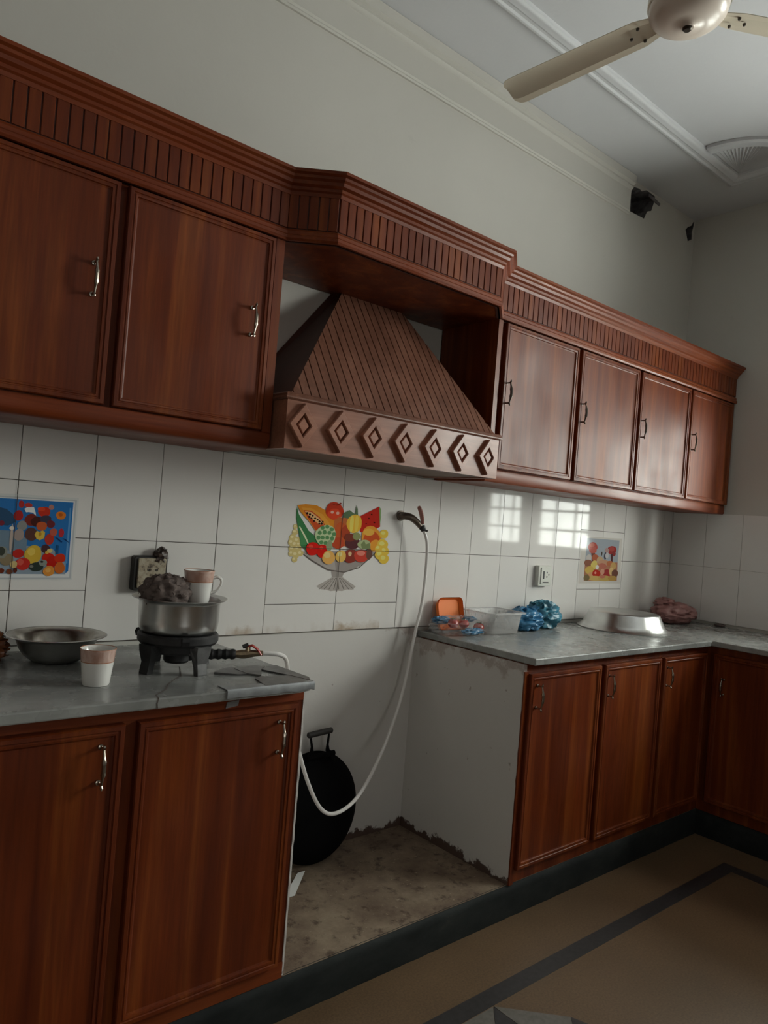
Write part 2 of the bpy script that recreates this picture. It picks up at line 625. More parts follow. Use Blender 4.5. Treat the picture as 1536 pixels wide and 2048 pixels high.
def wall_with_holes():
    me = bpy.data.meshes.new('wall_back')
    b = bmesh.new()

    def loop(pts, y):
        vs = [b.verts.new((x, y, z)) for x, z in pts]
        return vs, [b.edges.new((vs[i], vs[(i + 1) % len(vs)])) for i in range(len(vs))]
    ov, oe = loop([(X0 - .2, -.1), (X1 + .01, -.1), (X1 + .01, HC + .1), (X0 - .2, HC + .1)], WY)
    edges = list(oe)
    hl = []
    for h in HOLES:
        hv, he = loop(h, WY)
        hl.append(hv)
        edges += he
    bmesh.ops.triangle_fill(b, use_beauty=True, use_dissolve=False, edges=edges)
    for f in b.faces:
        f.material_index = 0
    for k, hv in enumerate(hl):
        cx = sum(v.co.x for v in hv) / len(hv)
        cz = sum(v.co.z for v in hv) / len(hv)
        prev = hv
        for d, sc_ in ((.03, .97), (.075, 1.0), (.13, .9)):
            nv = []
            for i, v in enumerate(hv):
                j = 1 + .12 * noise.noise(V(v.co.x * 40, d * 60, v.co.z * 40))
                nv.append(b.verts.new((cx + (v.co.x - cx) * sc_ * j, WY + d, cz + (v.co.z - cz) * sc_ * j)))
            for i in range(len(hv)):
                j = (i + 1) % len(hv)
                f = b.faces.new((prev[i], prev[j], nv[j], nv[i]))
                f.material_index = 1
            prev = nv
        f = b.faces.new(prev)
        f.material_index = 1
    bv = [b.verts.new((v.co.x, .2, v.co.z)) for v in ov]
    for i in range(4):
        j = (i + 1) % 4
        b.faces.new((ov[i], ov[j], bv[j], bv[i]))
    b.faces.new(bv)
    bmesh.ops.triangulate(b, faces=[f for f in b.faces if len(f.verts) > 4])
    b.to_mesh(me)
    b.free()
    me.materials.append(MAT['wall'])
    me.materials.append(MAT['hole'])
    o = bpy.data.objects.new('wall_back', me)
    C.objects.link(o)
    o['kind'] = 'structure'
    return o


wall_back = wall_with_holes()
# dark strip beside the hole: shadow of the broken plaster step as colour
m = MB()
m.prism([(2.19, 3.24), (2.25, 3.235), (2.31, 3.225), (2.3, 3.21), (2.245, 3.215), (2.19, 3.225)], lambda x, z: V(x, .0055, z - .045), lambda x, z: V(x, .002, z - .045))
struct('plaster_step_shade', m, 'hole', wall_back)

# niche plaster (bare wall between the two base units)
m = MB()
m.box(-.2, .72, 0.0005, WY, .1, .9055)
struct('wall_niche', m, 'niche')

# tiles
def tile_cols():
    cols = []                                  # x0, x1, list of (z0, z1)
    reg = [(TZ - .30, TZ), (TZ, TZ + .30)]
    x = -1.0
    while x > -2.0:
        cols.append((x - .2, x, reg))
        x -= .2
    small = [(TZ - .30, TZ - .15), (TZ - .15, TZ), (TZ, TZ + .15), (TZ + .15, TZ + .30)]
    cols += [(-1.0, -.8, small), (-.8, -.6, small)]
    cols += [(-.6, -.4, reg), (-.4, -.2, reg), (-.2, 0, reg)]
    pan = [(TZ - .30, TZ - .2), (TZ - .2, TZ), (TZ, TZ + .2), (TZ + .2, TZ + .3)]
    cols += [(0, .3, pan), (.3, .6, pan)]
    for k in range(6):
        cols.append((.6 + .2 * k, .8 + .2 * k, reg))
    cols += [(1.8, 2.0, small), (2.0, 2.2, small), (2.2, 2.4, reg), (2.4, 2.6, reg), (2.6, 2.7, reg)]
    return cols


m = MB()
m.box(X0, X1, .003, WY, TZ - .302, TZ + .30, 1)
G = .0011
rt = random.Random(3)
for x0, x1, rows in tile_cols():
    for z0, z1 in rows:
        e = .0006
        dy = rt.uniform(-.0004, .0004)
        a = [(x0 + G, WY, z0 + G), (x1 - G, WY, z0 + G), (x1 - G, WY, z1 - G), (x0 + G, WY, z1 - G)]
        c1 = [(x0 + G, e + dy, z0 + G), (x1 - G, e + dy, z0 + G), (x1 - G, e + dy, z1 - G), (x0 + G, e + dy, z1 - G)]
        c2 = [(x0 + G + e, dy, z0 + G + e), (x1 - G - e, dy, z0 + G + e), (x1 - G - e, dy, z1 - G - e), (x0 + G + e, dy, z1 - G - e)]
        m.rings([a, c1, c2], True, False, True, 0)
struct('wall_tiles_back', m, ['tile', 'grout'], wall_back, smooth=False)

# right wall with its window openings
WIN = [(-1.03, -.56, 1.215, 2.03), (-1.50, -1.125, 1.215, 2.03), (-2.80, -1.70, 1.70, 2.62)]
m = MB()
TX = X1 + .006
TW = TX + .11
yb0 = .2
for ya, yb, za, zb_ in WIN:
    m.box(TX, TW, yb, yb0, -.1, HC + .1)
    m.box(TX, TW, ya, yb, -.1, za)
    m.box(TX, TW, ya, yb, zb_, HC + .1)
    yb0 = ya
m.box(TX, TW, Y0 - .2, yb0, -.1, HC + .1)
wall_right = struct('wall_right', m, 'wall', smooth=False)
m = MB()
m.box(X1 + .003, TX, -1.9, 0, TZ - .302, TZ, 1)
m.box(X1 + .003, TX, -.56, 0, TZ, TZ + .30, 1)
m.box(X1 + .003, TX, -1.12, -1.035, TZ, TZ + .30, 1)
m.box(X1 + .003, TX, -1.9, -1.505, TZ, TZ + .30, 1)
y = 0
while y > -1.9:
    for z0, z1 in ((TZ - .3, TZ), (TZ, TZ + .3)):
        spans = [(y - .2, y)]
        if z1 > TZ + .1:
            spans = []
            for a, b_ in ((-.56, 0), (-1.12, -1.035), (-1.9, -1.505)):
                lo, hi = max(y - .2, a), min(y, b_)
                if hi - lo > .01:
                    spans.append((lo, hi))
        for a, b_ in spans:
            m.box(X1, TX, a + G, b_ - G, z0 + G, z1 - G, 0)
    y = round(y - .2, 3)
struct('wall_tiles_right', m, ['tile', 'grout_pale'], wall_right, smooth=False)
for i, (ya, yb, WZ0, WZ1) in enumerate(WIN):
    m = MB()
    xa, xb = 2.735, 2.775
    for a in ((ya, ya + .03, WZ0, WZ1), (yb - .03, yb, WZ0, WZ1), (ya, yb, WZ0, WZ0 + .03), (ya, yb, WZ1 - .03, WZ1)):
        m.box(xa, xb, *a)
    w = struct('window_%d' % (i + 1), m, 'frame', smooth=False)
    m = MB()
    k = 1
    while WZ0 + .01 + k * .128 < WZ1 - .06:
        z = WZ0 + .01 + k * .128
        m.box(2.765, 2.775, ya + .03, yb - .03, z - .008, z + .008)
        k += 1
    n = 3 if i < 2 else 5
    for k in range(1, n):
        yy = ya + (yb - ya) * k / n
        m.box(2.765, 2.775, yy - .006, yy + .006, WZ0 + .03, WZ1 - .03)
    struct('window_grille', m, 'bar', w, smooth=False)
    m = MB()
    m.box(2.750, 2.754, ya + .03, yb - .03, WZ0 + .03, WZ1 - .03)
    struct('window_pane', m, 'glass', w, smooth=False)
    m = MB()
    m.box(2.69, 2.735, ya + .004, yb - .004, WZ0 + .001, WZ0 + .018)
    struct('window_sill', m, 'sill', w, smooth=False)

m = MB()
m.box(X0 - .2, X0, Y0 - .2, .2, -.1, HC + .1)
struct('wall_left', m, 'wall', smooth=False)
m = MB()
m.box(X0, -1.75, Y0 - .2, Y0, -.1, HC + .1)
m.box(-.65, X1 + .2, Y0 - .2, Y0, -.1, HC + .1)
m.box(-1.75, -.65, Y0 - .2, Y0, 2.1, HC + .1)
struct('wall_front', m, 'wall', smooth=False)
m = MB()
m.box(-1.75, -1.69, Y0 - .2, Y0 + .012, 0, 2.1)
m.box(-.71, -.65, Y0 - .2, Y0 + .012, 0, 2.1)
m.box(-1.75, -.65, Y0 - .2, Y0 + .012, 2.04, 2.1)
struct('door_1', m, 'wood_trim', smooth=False)
m = MB()
m.box(X0 - .2, X1 + .21, Y0 - .2, .21, HC, HC + .15)
struct('ceiling', m, 'ceiling', smooth=False)

# cornice under the ceiling, ending at the broken hole
m = MB()
prof = [(-.004, HC - .002), (-.004, 3.02), (.006, 3.02), (.010, 3.026), (.006, 3.033), (.010, 3.040), (.008, 3.048), (.008, 3.145), (.016, 3.15), (.022, 3.158), (.020, 3.168), (.034, 3.176), (.036, HC - .002)]
sweep(m, [(X0, .004), (2.008, .004)], prof)
struct('trim_1', m, 'wall')
# raised frame on the ceiling with a fluted quarter shell in its corner
m = MB()
cp = [(0, 0), (.088, 0), (.086, -.010), (.078, -.014), (.070, -.022), (.058, -.026), (.050, -.021), (.038, -.021), (.030, -.026), (.018, -.022), (.010, -.014), (.002, -.010)]
sweep(m, [(X0, -.330), (2.395, -.330), (2.395, Y0)], [(o, z + HC) for o, z in cp])
struct('trim_2', m, 'ceiling')
m = MB()
cx, cy = 2.300, -.425
R = []
for k in range(25):
    a = PI + (PI / 2) * k / 24
    d = V(math.cos(a), math.sin(a), 0)
    R.append([V(cx, cy, 0) + d * r + V(0, 0, z) for r, z in ((.285, HC), (.285, HC - .016), (.297, HC - .022), (.335, HC - .022), (.347, HC - .014), (.347, HC))])
m.rings(R, True, True, True, 0)
for k in range(24):
    a0, a1 = PI + (PI / 2) * k / 24, PI + (PI / 2) * (k + 1) / 24
    am = (a0 + a1) / 2
    p = [V(cx, cy, HC - .004)]
    for a, z in ((a0, HC), (am, HC - .011), (a1, HC)):
        p.append(V(cx + .285 * math.cos(a), cy + .285 * math.sin(a), z))
    m.add(p, [(0, 1, 2), (0, 2, 3)], 0)
struct('trim_3', m, 'ceiling', fix=False)

# plinth the base units stand on
m = MB()
m.box(-2.0, 2.10, -.556, .004, 0, .1085, 0)
struct('floor_niche', m, 'cement', smooth=False)
m = MB()
pr = [(0, 0), (.012, 0), (.013, .085), (.009, .100), (.002, .1075), (-.006, .1088), (-.006, .1)]
path = [(-2.0, -.556)] + [(-2.0 + .02 * k, -.556 + .002 * noise.noise(V(k * .37, 0, 0))) for k in range(1, 203)] + [(2.062, -.556), (2.062, Y0 + .5)]
sweep(m, path, pr)
bb = struct('baseboard_back', m, 'skirting')
m = MB()
m.box(2.062, X1, Y0 + .5, -.50, 0, .1085)
struct('baseboard_right', m, 'skirting', smooth=False)

# plastered end walls of the niche
def ragged_slab(x0, x1, y0, y1, z0, z1, seed):
    mm = MB()
    n = 40
    R = []
    for k in range(n + 1):
        z = z0 + (z1 - z0) * k / n
        j = .0035 * noise.noise(V(seed, z * 35, 1)) + .002 * noise.noise(V(seed, z * 90, 4))
        R.append([V(x0, y1, z), V(x1, y1, z), V(x1, y0 + j, z), V(x0, y0 + j * .6, z)])
    mm.rings(R, True, True, True)
    return mm


struct('wall_inner_left', ragged_slab(-.2002, -.1945, -.5585, 0, .1085, .868, 2), 'niche', smooth=False)
struct('wall_inner_right', ragged_slab(.714, .731, -.560, 0, .1085, .868, 9), 'niche', smooth=False)

FRUIT_BOWL_PRINT = [
    ('p', [(0.136, 1.195), (0.177, 1.169), (0.252, 1.136), (0.278, 1.126), (0.335, 1.127), (0.385, 1.143), (0.448, 1.176), (0.472, 1.203), (0.411, 1.206), (0.283, 1.202), (0.162, 1.2)], '#9a918d'),
    ('p', [(0.149, 1.188), (0.189, 1.162), (0.259, 1.135), (0.29, 1.13), (0.28, 1.172), (0.199, 1.184)], '#aaa29d'),
    ('p', [(0.269, 1.129), (0.331, 1.13), (0.321, 1.104), (0.277, 1.104)], '#9c948f'),
    ('p', [(0.275, 1.106), (0.323, 1.107), (0.389, 1.072), (0.374, 1.06), (0.348, 1.061), (0.326, 1.055), (0.297, 1.057), (0.273, 1.055), (0.251, 1.061), (0.229, 1.062), (0.21, 1.074)], '#b0a8a2'),
    ('p', [(0.28, 1.104), (0.282, 1.104), (0.223, 1.062), (0.22, 1.062)], '#5a524e'),
    ('p', [(0.286, 1.104), (0.287, 1.104), (0.245, 1.062), (0.242, 1.062)], '#5a524e'),
    ('p', [(0.291, 1.104), (0.293, 1.104), (0.267, 1.062), (0.264, 1.062)], '#5a524e'),
    ('p', [(0.296, 1.104), (0.298, 1.104), (0.289, 1.062), (0.286, 1.062)], '#5a524e'),
    ('p', [(0.302, 1.104), (0.303, 1.104), (0.312, 1.062), (0.309, 1.062)], '#5a524e'),
    ('p', [(0.307, 1.104), (0.309, 1.104), (0.335, 1.062), (0.332, 1.062)], '#5a524e'),
    ('p', [(0.312, 1.104), (0.314, 1.104), (0.358, 1.062), (0.355, 1.062)], '#5a524e'),
    ('p', [(0.318, 1.104), (0.32, 1.104), (0.381, 1.062), (0.378, 1.062)], '#5a524e'),
    ('p', [(0.127, 1.197), (0.177, 1.169), (0.253, 1.135), (0.328, 1.127), (0.398, 1.146), (0.472, 1.203), (0.474, 1.199), (0.399, 1.142), (0.329, 1.123), (0.25, 1.131), (0.174, 1.165), (0.125, 1.194)], '#665e5a'),
    ('e', 0.099, 1.282, 0.01, 0.0091, 0, '#cdb97c'),
    ('e', 0.096, 1.285, 0.005, 0.003, 0, '#e0d2a2'),
    ('e', 0.099, 1.263, 0.013, 0.011, 0, '#cdb97c'),
    ('e', 0.096, 1.266, 0.006, 0.004, 0, '#e0d2a2'),
    ('e', 0.091, 1.244, 0.014, 0.012, 0, '#cdb97c'),
    ('e', 0.088, 1.246, 0.0061, 0.005, 0, '#e0d2a2'),
    ('e', 0.109, 1.235, 0.015, 0.013, 0, '#cdb97c'),
    ('e', 0.106, 1.237, 0.0071, 0.005, 0, '#e0d2a2'),
    ('e', 0.087, 1.227, 0.014, 0.012, 0, '#cdb97c'),
    ('e', 0.084, 1.229, 0.0061, 0.005, 0, '#e0d2a2'),
    ('e', 0.102, 1.22, 0.015, 0.013, 0, '#cdb97c'),
    ('e', 0.099, 1.223, 0.007, 0.005, 0, '#e0d2a2'),
    ('e', 0.092, 1.205, 0.015, 0.013, 0, '#cdb97c'),
    ('e', 0.089, 1.208, 0.007, 0.005, 0, '#e0d2a2'),
    ('e', 0.115, 1.206, 0.016, 0.014, 0, '#cdb97c'),
    ('e', 0.112, 1.209, 0.007, 0.0051, 0, '#e0d2a2'),
    ('e', 0.091, 1.188, 0.013, 0.011, 0, '#cdb97c'),
    ('e', 0.088, 1.191, 0.006, 0.004, 0, '#e0d2a2'),
    ('e', 0.109, 1.184, 0.016, 0.0141, 0, '#cdb97c'),
    ('e', 0.105, 1.187, 0.008, 0.005, 0, '#e0d2a2'),
    ('e', 0.128, 1.19, 0.013, 0.011, 0, '#cdb97c'),
    ('e', 0.125, 1.192, 0.0061, 0.005, 0, '#e0d2a2'),
    ('e', 0.106, 1.167, 0.012, 0.01, 0, '#cdb97c'),
    ('e', 0.103, 1.17, 0.005, 0.004, 0, '#e0d2a2'),
    ('e', 0.119, 1.221, 0.012, 0.01, 0, '#cdb97c'),
    ('e', 0.116, 1.223, 0.0051, 0.004, 0, '#e0d2a2'),
    ('p', [(0.098, 1.354), (0.109, 1.326), (0.155, 1.271), (0.193, 1.248), (0.219, 1.224), (0.196, 1.219), (0.15, 1.2), (0.126, 1.216), (0.117, 1.254), (0.1, 1.311)], '#3f7a4c'),
    ('p', [(0.113, 1.283), (0.14, 1.246), (0.157, 1.222), (0.163, 1.221), (0.145, 1.251), (0.119, 1.283)], '#d9dcb8'),
    ('p', [(0.12, 1.274), (0.141, 1.241), (0.153, 1.221), (0.126, 1.216)], '#4d8a58'),
    ('p', [(0.1, 1.358), (0.134, 1.364), (0.182, 1.363), (0.232, 1.344), (0.259, 1.321), (0.276, 1.299), (0.263, 1.281), (0.227, 1.269), (0.191, 1.272), (0.152, 1.305), (0.114, 1.336)], '#d98a2b'),
    ('p', [(0.118, 1.351), (0.159, 1.351), (0.209, 1.333), (0.242, 1.305), (0.249, 1.29), (0.214, 1.279), (0.185, 1.272), (0.152, 1.305)], '#e39a3c'),
    ('p', [(0.126, 1.342), (0.16, 1.342), (0.198, 1.322), (0.224, 1.296), (0.208, 1.273), (0.184, 1.275), (0.148, 1.314)], '#c4502a'),
    ('p', [(0.131, 1.339), (0.161, 1.337), (0.198, 1.317), (0.22, 1.296), (0.2, 1.295), (0.163, 1.315)], '#e7b07c'),
    ('e', 0.143, 1.332, 0.0051, 0.004, 0, '#2a1a18'),
    ('e', 0.155, 1.329, 0.005, 0.004, 0, '#2a1a18'),
    ('e', 0.168, 1.325, 0.004, 0.0032, 0, '#2a1a18'),
    ('e', 0.179, 1.316, 0.005, 0.003, 0, '#2a1a18'),
    ('e', 0.163, 1.315, 0.004, 0.0032, 0, '#2a1a18'),
    ('e', 0.19, 1.312, 0.004, 0.0032, 0, '#2a1a18'),
    ('e', 0.199, 1.306, 0.0051, 0.004, 0, '#2a1a18'),
    ('e', 0.209, 1.299, 0.005, 0.004, 0, '#2a1a18'),
    ('e', 0.175, 1.306, 0.005, 0.003, 0, '#2a1a18'),
    ('e', 0.153, 1.32, 0.0051, 0.004, 0, '#2a1a18'),
    ('e', 0.199, 1.298, 0.005, 0.003, 0, '#2a1a18'),
    ('e', 0.213, 1.306, 0.004, 0.0032, 0, '#2a1a18'),
    ('p', [(0.305, 1.324), (0.306, 1.344), (0.331, 1.356), (0.358, 1.342), (0.361, 1.378), (0.368, 1.363), (0.374, 1.328), (0.335, 1.315)], '#5d7355'),
    ('e', 0.262, 1.349, 0.041, 0.0311, 0, '#c23a22'),
    ('e', 0.263, 1.336, 0.0311, 0.0201, 0, '#d8492b'),
    ('e', 0.252, 1.343, 0.007, 0.0051, 0, '#f0b0a0'),
    ('e', 0.277, 1.341, 0.0071, 0.0061, 0, '#eda894'),
    ('p', [(0.247, 1.374), (0.266, 1.371), (0.287, 1.381), (0.294, 1.376), (0.27, 1.368), (0.254, 1.37)], '#8a2a18'),
    ('p', [(0.265, 1.316), (0.283, 1.327), (0.327, 1.325), (0.337, 1.295), (0.344, 1.224), (0.275, 1.217), (0.264, 1.271)], '#b9653a'),
    ('e', 0.298, 1.273, 0.031, 0.0352, 0, '#c0592f'),
    ('e', 0.289, 1.232, 0.029, 0.0201, 0, '#b84a2e'),
    ('e', 0.32, 1.274, 0.022, 0.0252, 0, '#a8452c'),
    ('p', [(0.375, 1.333), (0.471, 1.379), (0.481, 1.35), (0.484, 1.303), (0.444, 1.28), (0.391, 1.277)], '#b8271c'),
    ('p', [(0.471, 1.38), (0.481, 1.371), (0.484, 1.335), (0.482, 1.303), (0.476, 1.35)], '#7d9a60'),
    ('e', 0.425, 1.331, 0.004, 0.003, 0, '#4a1410'),
    ('e', 0.453, 1.317, 0.005, 0.003, 0, '#4a1410'),
    ('e', 0.414, 1.31, 0.004, 0.002, 0, '#4a1410'),
    ('e', 0.437, 1.347, 0.0041, 0.003, 0, '#4a1410'),
    ('e', 0.358, 1.307, 0.0361, 0.0351, 0, '#dfae3e'),
    ('e', 0.345, 1.306, 0.009, 0.0331, 0, '#efcb62'),
    ('e', 0.368, 1.307, 0.0091, 0.0341, 0, '#e9c055'),
    ('e', 0.443, 1.259, 0.048, 0.0443, 0, '#dd9438'),
    ('e', 0.446, 1.254, 0.041, 0.0291, 0, '#c4542a'),
    ('e', 0.43, 1.279, 0.0271, 0.013, 0, '#e5a94a'),
    ('e', 0.466, 1.229, 0.027, 0.0231, 0, '#e0983a'),
    ('e', 0.506, 1.275, 0.022, 0.0181, 0, '#e0bd4c'),
    ('e', 0.501, 1.279, 0.011, 0.007, 0, '#efd47a'),
    ('e', 0.503, 1.235, 0.027, 0.0211, 0, '#e0bd4c'),
    ('e', 0.499, 1.239, 0.013, 0.0081, 0, '#efd47a'),
    ('e', 0.513, 1.209, 0.025, 0.0201, 0, '#e0bd4c'),
    ('e', 0.508, 1.213, 0.013, 0.0081, 0, '#efd47a'),
    ('e', 0.493, 1.195, 0.024, 0.019, 0, '#e0bd4c'),
    ('e', 0.489, 1.199, 0.012, 0.0081, 0, '#efd47a'),
    ('e', 0.514, 1.18, 0.026, 0.0201, 0, '#e0bd4c'),
    ('e', 0.51, 1.184, 0.012, 0.0081, 0, '#efd47a'),
    ('e', 0.484, 1.219, 0.018, 0.014, 0, '#e0bd4c'),
    ('e', 0.48, 1.223, 0.009, 0.0051, 0, '#efd47a'),
    ('e', 0.231, 1.257, 0.046, 0.0392, 0, '#b9c79c'),
    ('e', 0.214, 1.284, 0.009, 0.0071, 0, '#5c8a5a'),
    ('e', 0.234, 1.289, 0.009, 0.007, 0, '#5c8a5a'),
    ('e', 0.255, 1.281, 0.01, 0.007, 0, '#5c8a5a'),
    ('e', 0.203, 1.266, 0.009, 0.0071, 0, '#5c8a5a'),
    ('e', 0.224, 1.269, 0.0091, 0.0081, 0, '#5c8a5a'),
    ('e', 0.246, 1.268, 0.009, 0.0071, 0, '#5c8a5a'),
    ('e', 0.267, 1.264, 0.01, 0.007, 0, '#5c8a5a'),
    ('e', 0.199, 1.248, 0.0091, 0.0081, 0, '#5c8a5a'),
    ('e', 0.217, 1.249, 0.009, 0.0071, 0, '#5c8a5a'),
    ('e', 0.238, 1.25, 0.009, 0.0071, 0, '#5c8a5a'),
    ('e', 0.26, 1.248, 0.0091, 0.0081, 0, '#5c8a5a'),
    ('e', 0.213, 1.232, 0.009, 0.0071, 0, '#5c8a5a'),
    ('e', 0.232, 1.23, 0.009, 0.0071, 0, '#5c8a5a'),
    ('e', 0.252, 1.231, 0.009, 0.007, 0, '#5c8a5a'),
    ('e', 0.356, 1.235, 0.036, 0.0231, 0, '#5a3236'),
    ('e', 0.341, 1.255, 0.026, 0.0151, 0, '#7a3a2e'),
    ('e', 0.373, 1.261, 0.019, 0.0141, 0, '#8a9060'),
    ('e', 0.412, 1.232, 0.032, 0.0171, 0, '#a9b184'),
    ('p', [(0.395, 1.231), (0.41, 1.247), (0.419, 1.232), (0.438, 1.238), (0.444, 1.217), (0.404, 1.213)], '#79845a'),
    ('e', 0.178, 1.207, 0.028, 0.0251, 0, '#d0201a'),
    ('e', 0.222, 1.2, 0.026, 0.0252, 0, '#c81e18'),
    ('e', 0.169, 1.215, 0.01, 0.007, 0, '#e2493a'),
    ('e', 0.215, 1.212, 0.008, 0.0061, 0, '#e2493a'),
    ('e', 0.25, 1.221, 0.014, 0.0201, 0, '#8f9c7a'),
    ('e', 0.351, 1.186, 0.033, 0.0261, 0, '#8c3a30'),
    ('e', 0.403, 1.188, 0.035, 0.0251, 0, '#c34436'),
    ('e', 0.399, 1.198, 0.02, 0.01, 0, '#d98070'),
    ('e', 0.439, 1.196, 0.015, 0.0211, 0, '#6a4a40'),
    ('e', 0.251, 1.178, 0.029, 0.0241, 0, '#e2a95c'),
    ('e', 0.244, 1.186, 0.015, 0.01, 0, '#efc485'),
    ('e', 0.306, 1.184, 0.024, 0.0222, 0, '#e4b45e'),
    ('e', 0.3, 1.191, 0.011, 0.0081, 0, '#f0d090'),
    ('e', 0.347, 1.194, 0.008, 0.0091, 0, '#d8b48a'),
]
